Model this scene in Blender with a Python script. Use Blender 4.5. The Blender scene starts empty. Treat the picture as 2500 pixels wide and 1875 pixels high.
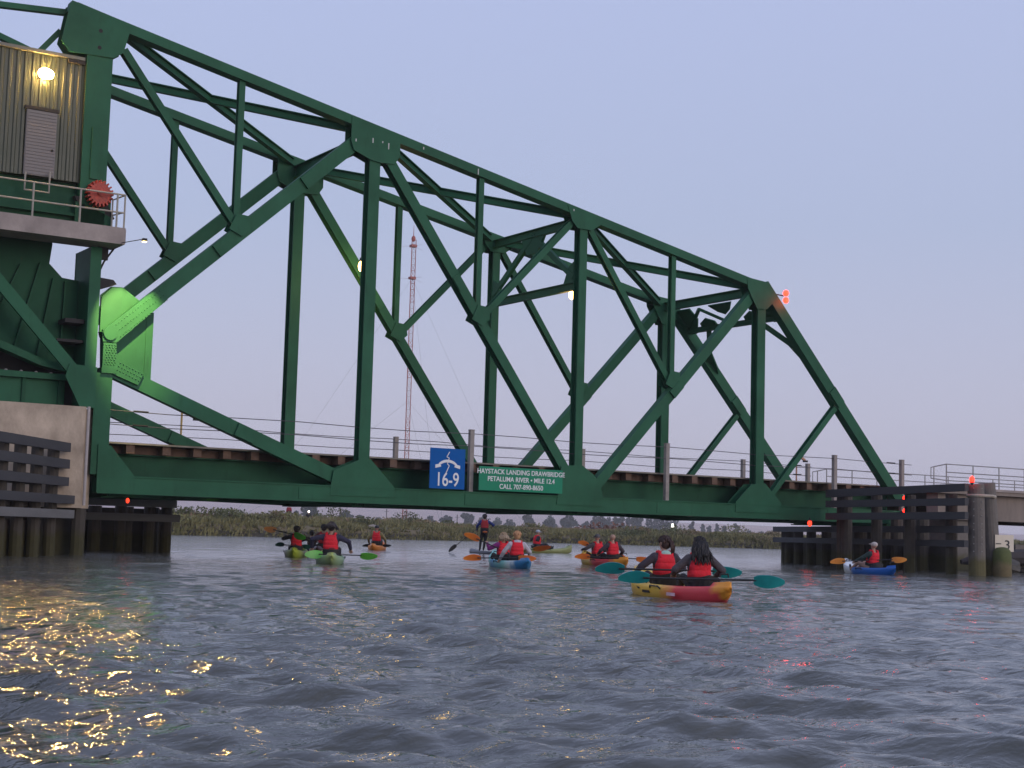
import bpy, math, random
import numpy as np
from mathutils import Vector, Matrix, noise as mnoise
R = math.radians
random.seed(7); rng = np.random.default_rng(7)
sc = bpy.context.scene
COL = sc.collection
HAZE_D = 2.3e-4

# ------------------------------------------------------------------ camera
CAM = np.array([-13.69, -43.195, 0.93]); YAW, PITCH, ROLL = R(32.281), R(5.5927), R(1.621)
cd = bpy.data.cameras.new('camera'); cam = bpy.data.objects.new('camera', cd); COL.objects.link(cam)
cd.sensor_width = 36.0; cd.lens = 36.0 * 3748.4 / 2500.0; cd.clip_start = 0.1; cd.clip_end = 20000
_f = Vector((math.sin(YAW) * math.cos(PITCH), math.cos(YAW) * math.cos(PITCH), math.sin(PITCH)))
_r0 = Vector((math.cos(YAW), -math.sin(YAW), 0)); _u0 = _r0.cross(_f)
_r = math.cos(ROLL) * _r0 + math.sin(ROLL) * _u0; _u = -math.sin(ROLL) * _r0 + math.cos(ROLL) * _u0
cam.matrix_world = Matrix(((_r.x, _u.x, -_f.x, CAM[0]), (_r.y, _u.y, -_f.y, CAM[1]), (_r.z, _u.z, -_f.z, CAM[2]), (0, 0, 0, 1)))
sc.camera = cam

# ------------------------------------------------------------------ sky, dusk light, exposure
SUN_EL, SUN_AZ = R(2.0), R(162)            # the sunset glow lies low behind the viewer
w = bpy.data.worlds.new('World'); sc.world = w; w.use_nodes = True
nt = w.node_tree; nt.nodes.clear()
out = nt.nodes.new('ShaderNodeOutputWorld'); bg = nt.nodes.new('ShaderNodeBackground')
sky = nt.nodes.new('ShaderNodeTexSky'); sky.sky_type = 'NISHITA'; sky.sun_disc = False
sky.sun_elevation = SUN_EL; sky.sun_rotation = SUN_AZ; sky.air_density = 1.0; sky.dust_density = 1.5; sky.ozone_density = 4.0
tc = nt.nodes.new('ShaderNodeTexCoord'); sep = nt.nodes.new('ShaderNodeSeparateXYZ')
ramp = nt.nodes.new('ShaderNodeValToRGB')
nt.links.new(tc.outputs['Generated'], sep.inputs[0]); nt.links.new(sep.outputs['Z'], ramp.inputs[0])
cr = ramp.color_ramp
SKYSTOPS = [(0.0, (0.600, 0.560, 0.660)), (0.06, (0.555, 0.540, 0.672)), (0.2, (0.450, 0.505, 0.690)), (0.36, (0.462, 0.522, 0.765)), (0.65, (0.40, 0.47, 0.74)), (1.0, (0.33, 0.41, 0.70))]
cr.elements[0].position = 0; cr.elements[0].color = SKYSTOPS[0][1] + (1,)
cr.elements[1].position = 1; cr.elements[1].color = SKYSTOPS[-1][1] + (1,)
for p_, c_ in SKYSTOPS[1:-1]:
    e_ = cr.elements.new(p_); e_.color = c_ + (1,)
skm = nt.nodes.new('ShaderNodeVectorMath'); skm.operation = 'SCALE'; skm.inputs['Scale'].default_value = 0.05
mx = nt.nodes.new('ShaderNodeVectorMath'); mx.operation = 'ADD'
dim = nt.nodes.new('ShaderNodeVectorMath'); dim.operation = 'SCALE'; dim.inputs['Scale'].default_value = 0.99
nt.links.new(sky.outputs[0], skm.inputs[0]); nt.links.new(ramp.outputs[0], dim.inputs[0])
nt.links.new(skm.outputs[0], mx.inputs[0]); nt.links.new(dim.outputs[0], mx.inputs[1])
nt.links.new(mx.outputs[0], bg.inputs[0]); bg.inputs[1].default_value = 1.0
nt.links.new(bg.outputs[0], out.inputs[0])
sd = bpy.data.lights.new('sun', 'SUN'); sd.energy = 0.95; sd.angle = R(32); sd.color = (1.0, 0.87, 0.80)
so = bpy.data.objects.new('sun', sd); COL.objects.link(so)
_sd = Vector((math.sin(SUN_AZ), math.cos(SUN_AZ), math.tan(R(14)))).normalized()   # dusk glow is a wide bright band of sky
so.rotation_euler = (-_sd).to_track_quat('-Z', 'Y').to_euler()
vs = sc.view_settings; vs.view_transform = 'Standard'; vs.look = 'None'; vs.exposure = 0.0; vs.gamma = 1.0
try: vs.use_curve_mapping = False
except Exception: pass
cy = sc.cycles; cy.use_denoising = True; cy.sample_clamp_indirect = 30.0; cy.max_bounces = 6; cy.glossy_bounces = 3
cy.diffuse_bounces = 3; cy.volume_bounces = 2; cy.transparent_max_bounces = 8; cy.caustics_reflective = False; cy.caustics_refractive = False
cy.blur_glossy = 0.0
try: cy.denoiser = 'OPENIMAGEDENOISE'
except Exception: pass

# ------------------------------------------------------------------ materials
MATS = {}
def pm(name, col, rough=0.6, var=0.18, scale=3.0, bump=0.0, bscale=None, metal=0.0, col2=None, stretch=(1, 1, 1), spec=0.5, detail=6):
    """procedural paint / stone / cloth: base colour broken up by noise, optional relief"""
    if name in MATS: return MATS[name]
    m = bpy.data.materials.new(name); m.use_nodes = True; n = m.node_tree; b = n.nodes['Principled BSDF']
    t = n.nodes.new('ShaderNodeTexCoord'); mp = n.nodes.new('ShaderNodeMapping'); mp.inputs['Scale'].default_value = stretch
    n.links.new(t.outputs['Object'], mp.inputs[0])
    ns = n.nodes.new('ShaderNodeTexNoise'); ns.inputs['Scale'].default_value = scale; ns.inputs['Detail'].default_value = detail; ns.inputs['Roughness'].default_value = 0.62
    n.links.new(mp.outputs[0], ns.inputs['Vector'])
    rp = n.nodes.new('ShaderNodeValToRGB'); c2 = col2 if col2 else tuple(c * (1 + var) for c in col); c1 = tuple(c * (1 - var) for c in col)
    rp.color_ramp.elements[0].position = 0.3; rp.color_ramp.elements[1].position = 0.72
    rp.color_ramp.elements[0].color = c1 + (1,); rp.color_ramp.elements[1].color = c2 + (1,)
    n.links.new(ns.outputs['Fac'], rp.inputs[0]); n.links.new(rp.outputs[0], b.inputs['Base Color'])
    mr = n.nodes.new('ShaderNodeMapRange'); mr.inputs['To Min'].default_value = max(0.02, rough - 0.1); mr.inputs['To Max'].default_value = min(1, rough + 0.1)
    n.links.new(ns.outputs['Fac'], mr.inputs['Value']); n.links.new(mr.outputs[0], b.inputs['Roughness'])
    b.inputs['Metallic'].default_value = metal; b.inputs['Specular IOR Level'].default_value = spec
    if bump > 0:
        n2 = n.nodes.new('ShaderNodeTexNoise'); n2.inputs['Scale'].default_value = bscale or scale * 6; n2.inputs['Detail'].default_value = 4
        n.links.new(mp.outputs[0], n2.inputs['Vector'])
        bp = n.nodes.new('ShaderNodeBump'); bp.inputs['Strength'].default_value = bump; bp.inputs['Distance'].default_value = 0.03
        n.links.new(n2.outputs['Fac'], bp.inputs['Height']); n.links.new(bp.outputs[0], b.inputs['Normal'])
    MATS[name] = m; return m
def em(name, col, strength):
    if name in MATS: return MATS[name]
    m = bpy.data.materials.new(name); m.use_nodes = True; b = m.node_tree.nodes['Principled BSDF']
    b.inputs['Base Color'].default_value = (0.02, 0.02, 0.02, 1); b.inputs['Emission Color'].default_value = col + (1,); b.inputs['Emission Strength'].default_value = strength
    MATS[name] = m; return m

def steel_paint(name, base, chalk, rust_amt, rough):
    """bridge paint: chalky fading, grime runs and a few rust blooms that belong to the paint film"""
    m = bpy.data.materials.new(name); m.use_nodes = True; n = m.node_tree; b = n.nodes['Principled BSDF']
    g = n.nodes.new('ShaderNodeNewGeometry'); mp = n.nodes.new('ShaderNodeMapping'); mp.inputs['Scale'].default_value = (1, 1, .22); n.links.new(g.outputs['Position'], mp.inputs[0])
    def nz(vec, s_, d_, r_=.6):
        q = n.nodes.new('ShaderNodeTexNoise'); q.inputs['Scale'].default_value = s_; q.inputs['Detail'].default_value = d_; q.inputs['Roughness'].default_value = r_; n.links.new(vec, q.inputs['Vector']); return q.outputs['Fac']
    def ramp_(fac, p0, p1, c0, c1):
        q = n.nodes.new('ShaderNodeValToRGB'); e = q.color_ramp.elements; e[0].position, e[1].position = p0, p1; e[0].color, e[1].color = c0 + (1,), c1 + (1,); n.links.new(fac, q.inputs[0]); return q.outputs[0]
    def mixc(f, a, b_):
        q = n.nodes.new('ShaderNodeMix'); q.data_type = 'RGBA'
        n.links.new(f, q.inputs['Factor']); n.links.new(a, q.inputs['A'])
        if isinstance(b_, tuple): q.inputs['B'].default_value = b_ + (1,)
        else: n.links.new(b_, q.inputs['B'])
        return q.outputs['Result']
    dk = tuple(c * .74 for c in base); c_ = ramp_(nz(g.outputs['Position'], .55, 5), .3, .72, dk, chalk)
    runs = ramp_(nz(mp.outputs[0], 4.0, 6), .56, .74, (0, 0, 0), (.5, .5, .5)); c_ = mixc(runs, c_, tuple(c * .55 for c in base))
    rs = ramp_(nz(mp.outputs[0], 2.3, 8, .72), .66, .76, (0, 0, 0), (rust_amt,) * 3); c_ = mixc(rs, c_, (.075, .045, .022))
    n.links.new(c_, b.inputs['Base Color']); b.inputs['Roughness'].default_value = rough; b.inputs['Specular IOR Level'].default_value = .22
    bp = n.nodes.new('ShaderNodeBump'); bp.inputs['Strength'].default_value = .08; bp.inputs['Distance'].default_value = .02; n.links.new(nz(g.outputs['Position'], 22, 3), bp.inputs['Height']); n.links.new(bp.outputs[0], b.inputs['Normal'])
    MATS[name] = m; return m
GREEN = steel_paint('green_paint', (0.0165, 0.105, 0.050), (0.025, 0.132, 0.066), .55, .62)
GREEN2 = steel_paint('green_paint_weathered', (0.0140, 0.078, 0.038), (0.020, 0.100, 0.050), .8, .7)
CONC = pm('concrete', (0.40, 0.315, 0.23), 0.9, 0.30, 1.5, 0.3, 14, col2=(0.60, 0.485, 0.365), stretch=(1, 1, 0.7), detail=9)
CONCP = pm('concrete_platform', (0.34, 0.285, 0.255), 0.9, 0.25, 1.1, 0.2, 12, col2=(0.47, 0.395, 0.345), stretch=(1, 1, 0.8), detail=9)
CONC_PILE = pm('concrete_pile', (0.25, 0.205, 0.17), 0.9, 0.25, 1.4, 0.25, 14, stretch=(1, 1, 0.3))
def tide_mat(name, dry, wet, line, spread):
    """piles: dry colour above the tide line, dark algae below it (a stain with its own ragged edge)"""
    m = bpy.data.materials.new(name); m.use_nodes = True; n = m.node_tree; b = n.nodes['Principled BSDF']
    g = n.nodes.new('ShaderNodeNewGeometry'); s = n.nodes.new('ShaderNodeSeparateXYZ'); n.links.new(g.outputs['Position'], s.inputs[0])
    ns = n.nodes.new('ShaderNodeTexNoise'); ns.inputs['Scale'].default_value = 2.6; ns.inputs['Detail'].default_value = 6; n.links.new(g.outputs['Position'], ns.inputs['Vector'])
    ma = n.nodes.new('ShaderNodeMath'); ma.operation = 'MULTIPLY_ADD'; n.links.new(ns.outputs['Fac'], ma.inputs[0]); ma.inputs[1].default_value = spread * 1.6; n.links.new(s.outputs['Z'], ma.inputs[2])
    mr = n.nodes.new('ShaderNodeMapRange'); mr.inputs['From Min'].default_value = line + spread * 0.4; mr.inputs['From Max'].default_value = line + spread * 1.2
    n.links.new(ma.outputs[0], mr.inputs['Value'])
    n2 = n.nodes.new('ShaderNodeTexNoise'); n2.inputs['Scale'].default_value = 5; n2.inputs['Detail'].default_value = 5; n.links.new(g.outputs['Position'], n2.inputs['Vector'])
    r1 = n.nodes.new('ShaderNodeValToRGB'); r1.color_ramp.elements[0].color = tuple(c * .7 for c in wet) + (1,); r1.color_ramp.elements[1].color = tuple(c * 1.4 for c in wet) + (1,)
    r2 = n.nodes.new('ShaderNodeValToRGB'); r2.color_ramp.elements[0].color = tuple(c * .75 for c in dry) + (1,); r2.color_ramp.elements[1].color = tuple(c * 1.25 for c in dry) + (1,)
    n.links.new(n2.outputs['Fac'], r1.inputs[0]); n.links.new(n2.outputs['Fac'], r2.inputs[0])
    mxn = n.nodes.new('ShaderNodeMix'); mxn.data_type = 'RGBA'; n.links.new(mr.outputs[0], mxn.inputs['Factor']); n.links.new(r1.outputs[0], mxn.inputs['A']); n.links.new(r2.outputs[0], mxn.inputs['B'])
    n.links.new(mxn.outputs['Result'], b.inputs['Base Color']); b.inputs['Roughness'].default_value = 0.85
    bp = n.nodes.new('ShaderNodeBump'); bp.inputs['Strength'].default_value = 0.35; bp.inputs['Distance'].default_value = 0.03; n.links.new(n2.outputs['Fac'], bp.inputs['Height']); n.links.new(bp.outputs[0], b.inputs['Normal'])
    MATS[name] = m; return m
PILE_T = tide_mat('timber_pile', (0.055, 0.046, 0.036), (0.042, 0.038, 0.012), 0.62, 0.25)
PILE_C = tide_mat('tidal_concrete', (0.165, 0.145, 0.125), (0.12, 0.105, 0.045), 0.55, 0.3)
PILE_M = tide_mat('mossy_stub', (0.10, 0.115, 0.035), (0.16, 0.125, 0.06), 0.42, 0.25)
BOARD = pm('grey_composite_board', (0.048, 0.048, 0.052), 0.75, 0.2, 2.0, 0.15, 16, stretch=(0.3, 0.3, 1))
BOARD2 = pm('bleached_board', (0.15, 0.148, 0.145), 0.8, 0.2, 2.0, 0.2, 16, stretch=(0.3, 0.3, 1))
TIE = pm('timber_tie', (0.16, 0.095, 0.062), 0.85, 0.35, 3.0, 0.3, 14)
RUSTY = pm('rusty_steel', (0.10, 0.055, 0.035), 0.8, 0.3, 4, 0.2)
GALV = pm('galvanised_steel', (0.30, 0.28, 0.26), 0.55, 0.2, 6, 0.05, metal=0.3)
POSTM = pm('fence_post_grey', (0.30, 0.265, 0.235), 0.8, 0.2, 5, 0.15)
WIREM = pm('wire_steel', (0.10, 0.095, 0.10), 0.6, 0.1, 10, metal=0.3)
CREAM_RAIL = pm('cream_rail_paint', (0.36, 0.33, 0.27), 0.6, 0.15, 6)
SIDING = pm('olive_siding', (0.044, 0.053, 0.031), 0.5, 0.1, 1.0)
DOORM = pm('lilac_grey_shutter', (0.185, 0.168, 0.160), 0.6, 0.06, 2)
BLACKM = pm('black_plastic', (0.012, 0.012, 0.013), 0.55, 0.2, 8)
DARKM = pm('dark_iron', (0.02, 0.018, 0.018), 0.8, 0.2, 6)
REDGEAR = pm('red_gear_paint', (0.40, 0.05, 0.028), 0.6, 0.5, 7, 0.3, 20)

# ------------------------------------------------------------------ mesh builder
class MB:
    def __init__(s): s.v = []; s.f = []; s.m = []
    def add(s, vs, fs, mi=0):
        o = len(s.v); s.v.extend([tuple(map(float, p)) for p in vs]); s.f.extend([tuple(i + o for i in f) for f in fs]); s.m.extend([mi] * len(fs)); return s
    def box(s, a, b, mi=0):
        x0, y0, z0 = a; x1, y1, z1 = b
        return s.add([(x0, y0, z0), (x1, y0, z0), (x1, y1, z0), (x0, y1, z0), (x0, y0, z1), (x1, y0, z1), (x1, y1, z1), (x0, y1, z1)],
                     [(0, 3, 2, 1), (4, 5, 6, 7), (0, 1, 5, 4), (1, 2, 6, 5), (2, 3, 7, 6), (3, 0, 4, 7)], mi)
    def beam(s, p, q, wd, h, side=None, mi=0):
        """box from p to q; wd across 'side', h across the third axis"""
        p = Vector(p); q = Vector(q); d = (q - p).normalized()
        sd_ = Vector(side) if side else (Vector((0, 0, 1)).cross(d) if abs(d.z) < 0.95 else Vector((1, 0, 0)))
        sd_ = (sd_ - d * sd_.dot(d)).normalized(); t = d.cross(sd_).normalized()
        a, b = sd_ * wd / 2, t * h / 2
        vs = [p - a - b, p + a - b, p + a + b, p - a + b, q - a - b, q + a - b, q + a + b, q - a + b]
        return s.add(vs, [(0, 3, 2, 1), (4, 5, 6, 7), (0, 1, 5, 4), (1, 2, 6, 5), (2, 3, 7, 6), (3, 0, 4, 7)], mi)
    def hbeam(s, p, q, wd, y0, dep, t=0.035, mi=0):
        """H section lying in a truss plane: front and rear flange plates and a web; p, q are (x, z)"""
        P = lambda pt, y: (pt[0], y, pt[1])
        s.beam(P(p, y0 + t / 2), P(q, y0 + t / 2), t, wd, (0, 1, 0), mi)
        s.beam(P(p, y0 + dep - t / 2), P(q, y0 + dep - t / 2), t, wd, (0, 1, 0), mi)
        return s.beam(P(p, y0 + dep / 2), P(q, y0 + dep / 2), dep - 2 * t - 0.004, t, (0, 1, 0), mi)
    def plate(s, poly, y0, y1, mi=0):
        """polygon in x-z extruded along y"""
        ar = sum(poly[i][0] * poly[(i + 1) % len(poly)][1] - poly[(i + 1) % len(poly)][0] * poly[i][1] for i in range(len(poly)))
        if ar < 0: poly = poly[::-1]
        n = len(poly); vs = [(x, y0, z) for x, z in poly] + [(x, y1, z) for x, z in poly]
        fs = [tuple(range(n)), tuple(range(2 * n - 1, n - 1, -1))] + [((i + 1) % n, i, i + n, (i + 1) % n + n) for i in range(n)]
        return s.add(vs, fs, mi)
    def tube(s, path, r, n=8, mi=0, cap=True):
        path = [Vector(p) for p in path]; rs = r if isinstance(r, (list, tuple)) else [r] * len(path); vs = []; fs = []
        d0 = (path[1] - path[0]).normalized(); ref = Vector((0, 0, 1)) if abs(d0.z) < 0.9 else Vector((1, 0, 0)); sx = d0.cross(ref).normalized()
        for i, p in enumerate(path):
            d = (path[min(i + 1, len(path) - 1)] - path[max(i - 1, 0)]).normalized()
            sx = (sx - d * sx.dot(d)).normalized(); sy = d.cross(sx)
            for k in range(n):
                a = 2 * math.pi * k / n; vs.append(p + (sx * math.cos(a) + sy * math.sin(a)) * rs[i])
        for i in range(len(path) - 1):
            for k in range(n): fs.append((i * n + k, i * n + (k + 1) % n, (i + 1) * n + (k + 1) % n, (i + 1) * n + k))
        if cap: fs.append(tuple(range(n - 1, -1, -1))); fs.append(tuple((len(path) - 1) * n + k for k in range(n)))
        return s.add(vs, fs, mi)
    def ell(s, c, r, nu=10, nv=7, mi=0, rot=None):
        c = Vector(c); r = r if isinstance(r, (tuple, list)) else (r, r, r); vs = []; fs = []
        for j in range(1, nv):
            th = math.pi * j / nv
            for i in range(nu):
                a = 2 * math.pi * i / nu; v = Vector((r[0] * math.sin(th) * math.cos(a), r[1] * math.sin(th) * math.sin(a), r[2] * math.cos(th)))
                vs.append(c + (rot @ v if rot else v))
        top = len(vs); z = Vector((0, 0, r[2])); z = rot @ z if rot else z; vs.append(c + z); vs.append(c - z)
        for j in range(nv - 2):
            for i in range(nu): fs.append((j * nu + i, (j + 1) * nu + i, (j + 1) * nu + (i + 1) % nu, j * nu + (i + 1) % nu))
        for i in range(nu): fs.append((top, i, (i + 1) % nu)); fs.append((top + 1, (nv - 2) * nu + (i + 1) % nu, (nv - 2) * nu + i))
        return s.add(vs, fs, mi)
    def cone(s, a, b, ra, rb, n=10, mi=0):
        """round cone (capsule with two radii)"""
        a = Vector(a); b = Vector(b); d = b - a; L = d.length; d = d / L if L > 1e-6 else Vector((0, 0, 1))
        pts = []; rr = []
        for k in range(4): t = math.pi / 2 * k / 3.5; pts.append(a - d * ra * math.cos(t)); rr.append(max(0.12 * ra, ra * math.sin(t)))
        for k in range(4): t = math.pi / 2 * (3 - k) / 3.5; pts.append(b + d * rb * math.cos(t)); rr.append(max(0.12 * rb, rb * math.sin(t)))
        return s.tube(pts, rr, n, mi)

WORLD = {}
def put(name, mb, mats, parent=None, smooth=False, label=None, cat=None, group=None, kind=None, origin=None, link=True):
    """one mesh object, origin at its base; parent offsets are taken off so that coordinates stay world coordinates"""
    if isinstance(mb, MB): v, f, mi = mb.v, mb.f, mb.m
    else: v, f, mi = mb
    va = np.asarray(v, float)
    if origin is None: origin = ((va[:, 0].min() + va[:, 0].max()) / 2, (va[:, 1].min() + va[:, 1].max()) / 2, va[:, 2].min())
    og = np.array(origin, float)
    me = bpy.data.meshes.new(name); me.from_pydata((va - og).tolist(), [], f); me.update()
    mats = mats if isinstance(mats, (list, tuple)) else [mats]
    for m in mats: me.materials.append(m)
    if len(mats) > 1 and len(mi): me.polygons.foreach_set('material_index', np.asarray(mi, dtype=np.int32))
    if smooth: me.polygons.foreach_set('use_smooth', np.ones(len(me.polygons), dtype=bool))
    o = bpy.data.objects.new(name, me)
    if link: COL.objects.link(o)
    base = WORLD.get(parent.name, (0, 0, 0)) if parent else (0, 0, 0)
    o.location = og - np.array(base); WORLD[o.name] = tuple(og)
    if parent: o.parent = parent
    tag(o, label, cat, group, kind); return o
def tag(o, label=None, cat=None, group=None, kind=None):
    if label: o['label'] = label
    if cat: o['category'] = cat
    if group: o['group'] = group
    if kind: o['kind'] = kind
    return o
def root(name, loc, label, cat, group=None):
    o = bpy.data.objects.new(name, None); o.empty_display_size = 0.2; COL.objects.link(o); o.location = loc; WORLD[o.name] = tuple(loc)
    return tag(o, label, cat, group)
def twin(o, delta, parent=None):
    """a copy of a part (sharing its mesh), moved by delta"""
    c = o.copy(); COL.objects.link(c); bw = np.array(WORLD[o.name]) + np.array(delta); WORLD[c.name] = tuple(bw)
    c.parent = parent if parent else o.parent
    c.location = bw - np.array(WORLD[c.parent.name] if c.parent else (0, 0, 0)); return c
def lathe(prof, c, n=14, mi=0, axis='z'):
    vs = []; fs = []
    for r_, z_ in prof:
        for k in range(n):
            a = 2 * math.pi * k / n; vs.append((c[0] + r_ * math.cos(a), c[1] + r_ * math.sin(a), c[2] + z_))
    for i in range(len(prof) - 1):
        for k in range(n): fs.append((i * n + k, i * n + (k + 1) % n, (i + 1) * n + (k + 1) % n, (i + 1) * n + k))
    fs.append(tuple(range(n - 1, -1, -1))); fs.append(tuple((len(prof) - 1) * n + k for k in range(n)))
    b = MB(); b.add(vs, fs, mi); return b
_fx, _fy = math.sin(YAW), math.cos(YAW)
def uv(u, v): return (CAM[0] + u * _fy + v * _fx, CAM[1] - u * _fx + v * _fy)     # plan axes of the river reach: u along the far bank, v across

# ================================================================== SETTING: water, far bank, hills
# water: one sheet to the horizon, finer near the boats; wind chop is real relief
def wave_field(x, y, r):
    z = np.zeros_like(x); rg = np.random.default_rng(21)
    for lam, amp, n in ((4.6, .0020, 5), (3.0, .0030, 7), (2.0, .0046, 9), (1.35, .0056, 11), (0.9, .0056, 13), (0.6, .0044, 15), (0.4, .0029, 16), (0.27, .0014, 16)):
        fade = np.clip((lam / np.maximum(r * 0.011, 0.06) - 1.6) / 2.0, 0, 1)
        for _ in range(n):
            l = lam * rg.uniform(.8, 1.25); a = YAW + R(24) + rg.normal(0, .55); k = 2 * math.pi / l; ph = rg.uniform(0, 6.28)
            t = k * (x * math.sin(a) + y * math.cos(a)) + ph
            z += fade * amp * rg.uniform(.6, 1.2) * (np.sin(t) + .18 * np.cos(2 * t))
    gust = 0.90 + 0.30 * np.sin(x * .13 + .7 * np.sin(y * .09)) * np.cos(y * .11 + 1.3)
    return z * gust
rad = [0.0, 1.2, 2.0]
while rad[-1] < 9000: rad.append(rad[-1] * (1.0075 if rad[-1] < 110 else 1.06) + .004)
rad = np.array(rad)
ang = np.concatenate([np.linspace(-180, -34, 42, endpoint=False), np.linspace(-34, -21, 60, endpoint=False), np.linspace(-21, 21, 560, endpoint=False), np.linspace(21, 34, 60, endpoint=False), np.linspace(34, 180, 42, endpoint=False)])
A, Rr = np.meshgrid(np.radians(ang) + YAW, rad[1:])
wx = CAM[0] + Rr * np.sin(A); wy = CAM[1] + Rr * np.cos(A); wz = wave_field(wx, wy, Rr)
nr, na = wx.shape
WV = np.stack([wx.ravel(), wy.ravel(), wz.ravel()], 1); WV = np.vstack([WV, [[CAM[0], CAM[1], 0]]])
ii, jj = np.meshgrid(np.arange(nr - 1), np.arange(na), indexing='ij'); j2 = (jj + 1) % na
quads = np.stack([ii * na + jj, (ii + 1) * na + jj, (ii + 1) * na + j2, ii * na + j2], -1).reshape(-1, 4)[:, ::-1]
me = bpy.data.meshes.new('water'); nq = len(quads)
me.vertices.add(len(WV)); me.vertices.foreach_set('co', WV.ravel())
me.loops.add(nq * 4); me.loops.foreach_set('vertex_index', quads.ravel().astype(np.int32))
me.polygons.add(nq); me.polygons.foreach_set('loop_start', np.arange(0, nq * 4, 4, dtype=np.int32)); me.polygons.foreach_set('loop_total', np.full(nq, 4, dtype=np.int32))
me.polygons.foreach_set('use_smooth', np.ones(nq, dtype=bool)); me.update(calc_edges=True)
wm = bpy.data.materials.new('river_water'); wm.use_nodes = True; n = wm.node_tree; b = n.nodes['Principled BSDF']
b.inputs['Base Color'].default_value = (0.096, 0.095, 0.078, 1); b.inputs['Roughness'].default_value = 0.07; b.inputs['IOR'].default_value = 1.333
g = n.nodes.new('ShaderNodeNewGeometry'); mp = n.nodes.new('ShaderNodeMapping'); mp.inputs['Rotation'].default_value = (0, 0, YAW + R(24)); mp.inputs['Scale'].default_value = (0.55, 1.0, 1.0)
n.links.new(g.outputs['Position'], mp.inputs[0])
n1 = n.nodes.new('ShaderNodeTexNoise'); n1.inputs['Scale'].default_value = 4.6; n1.inputs['Detail'].default_value = 4; n1.inputs['Distortion'].default_value = 0.6
n2 = n.nodes.new('ShaderNodeTexNoise'); n2.inputs['Scale'].default_value = 15.0; n2.inputs['Detail'].default_value = 3
n.links.new(mp.outputs[0], n1.inputs['Vector']); n.links.new(mp.outputs[0], n2.inputs['Vector'])
b1 = n.nodes.new('ShaderNodeBump'); b1.inputs['Strength'].default_value = 0.8; b1.inputs['Distance'].default_value = 0.062
b2 = n.nodes.new('ShaderNodeBump'); b2.inputs['Strength'].default_value = 0.7; b2.inputs['Distance'].default_value = 0.013
gn = n.nodes.new('ShaderNodeTexNoise'); gn.inputs['Scale'].default_value = .16; gn.inputs['Detail'].default_value = 3; n.links.new(mp.outputs[0], gn.inputs['Vector'])
gr = n.nodes.new('ShaderNodeMapRange'); gr.inputs['From Min'].default_value = .36; gr.inputs['From Max'].default_value = .64; gr.inputs['To Min'].default_value = .58; gr.inputs['To Max'].default_value = 1.0; n.links.new(gn.outputs['Fac'], gr.inputs['Value']); n.links.new(gr.outputs[0], b1.inputs['Strength']); n.links.new(gr.outputs[0], b2.inputs['Strength'])
n.links.new(n1.outputs['Fac'], b1.inputs['Height']); n.links.new(n2.outputs['Fac'], b2.inputs['Height']); n.links.new(b1.outputs[0], b2.inputs['Normal']); n.links.new(b2.outputs[0], b.inputs['Normal'])
me.materials.append(wm)
water = bpy.data.objects.new('water', me); COL.objects.link(water); tag(water, kind='structure')

# far bank: marsh ground running back to the hills
def shore(u):
    return np.interp(u, [-400, -160, -60, -31, -12, 0, 38, 60, 95, 140, 400], [60, 88, 128, 146, 176, 199, 204, 200, 180, 165, 150])
def gheight(u, s):
    nz = .25 * np.sin(u * .21 + 1) * np.sin(s * .17) + .18 * np.sin(u * .63 + s * .4) + .12 * np.sin(u * 1.7) * np.cos(s * 1.1)
    up = np.clip((s + 1.0) / 3.0, 0, 1)
    hump = .35 * np.exp(-((u + 22) / 16) ** 2) * np.clip(s / 12, 0, 1)
    return -.8 + 1.75 * up * up * (3 - 2 * up) + (nz * .5 + hump) * np.clip(s / 3, 0, 1) + .55 * np.clip(s / 9, 0, 1) + .15 * np.clip(s / 60, 0, 1)
us = np.concatenate([np.linspace(-2600, -130, 26, endpoint=False), np.linspace(-130, 120, 260), np.linspace(120, 2600, 26)[1:]])
ss = np.concatenate([np.linspace(-2.5, 12, 18), np.linspace(14, 80, 24), np.geomspace(90, 2600, 22)])
Ug, Sg = np.meshgrid(us, ss); Vg = shore(Ug) + Sg; Zg = gheight(Ug, Sg)
X_, Y_ = uv(Ug, Vg); gv = np.stack([X_.ravel(), Y_.ravel(), Zg.ravel()], 1); nr_, nc_ = Ug.shape
ii, jj = np.meshgrid(np.arange(nr_ - 1), np.arange(nc_ - 1), indexing='ij')
gq = np.stack([ii * nc_ + jj, ii * nc_ + jj + 1, (ii + 1) * nc_ + jj + 1, (ii + 1) * nc_ + jj], -1).reshape(-1, 4)
MARSH = tide_mat('marsh_ground', (0.165, 0.130, 0.066), (0.045, 0.038, 0.022), 0.62, 0.22)
put('far_bank_ground', (gv.tolist(), [tuple(q) for q in gq.tolist()], []), MARSH, smooth=True, kind='structure', origin=(*uv(0, 200), 0))
# hills: a long dry-grass ridge
us = np.linspace(-3600, 3600, 180); vs_ = np.linspace(2500, 5400, 30)
Ug, Vg = np.meshgrid(us, vs_)
def fbm(x, y, seed=0):
    return sum(math.pow(.5, k) * (np.sin(x * 2 ** k * 1.13 + seed + k) * np.cos(y * 2 ** k * .93 + 2.1 * k + seed)) for k in range(5))
t = (Vg - 2500) / 2900
ridge = np.interp(Ug / 4600, [-.8, -.30, -.22, -.15, -.05, .03, .10, .16, .24, .8], [70, 72, 86, 88, 84, 70, 58, 52, 46, 40])
Zg = (ridge * (0.9 + .14 * fbm(Ug / 420, Vg / 500, 3))) * np.sin(np.clip(t, 0, 1) * math.pi * .62) ** 1.2 + 3 * fbm(Ug / 90, Vg / 90, 8) * t - 2
X_, Y_ = uv(Ug * (Vg / 4600), Vg); hv = np.stack([X_.ravel(), Y_.ravel(), Zg.ravel()], 1); nr_, nc_ = Ug.shape
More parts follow.
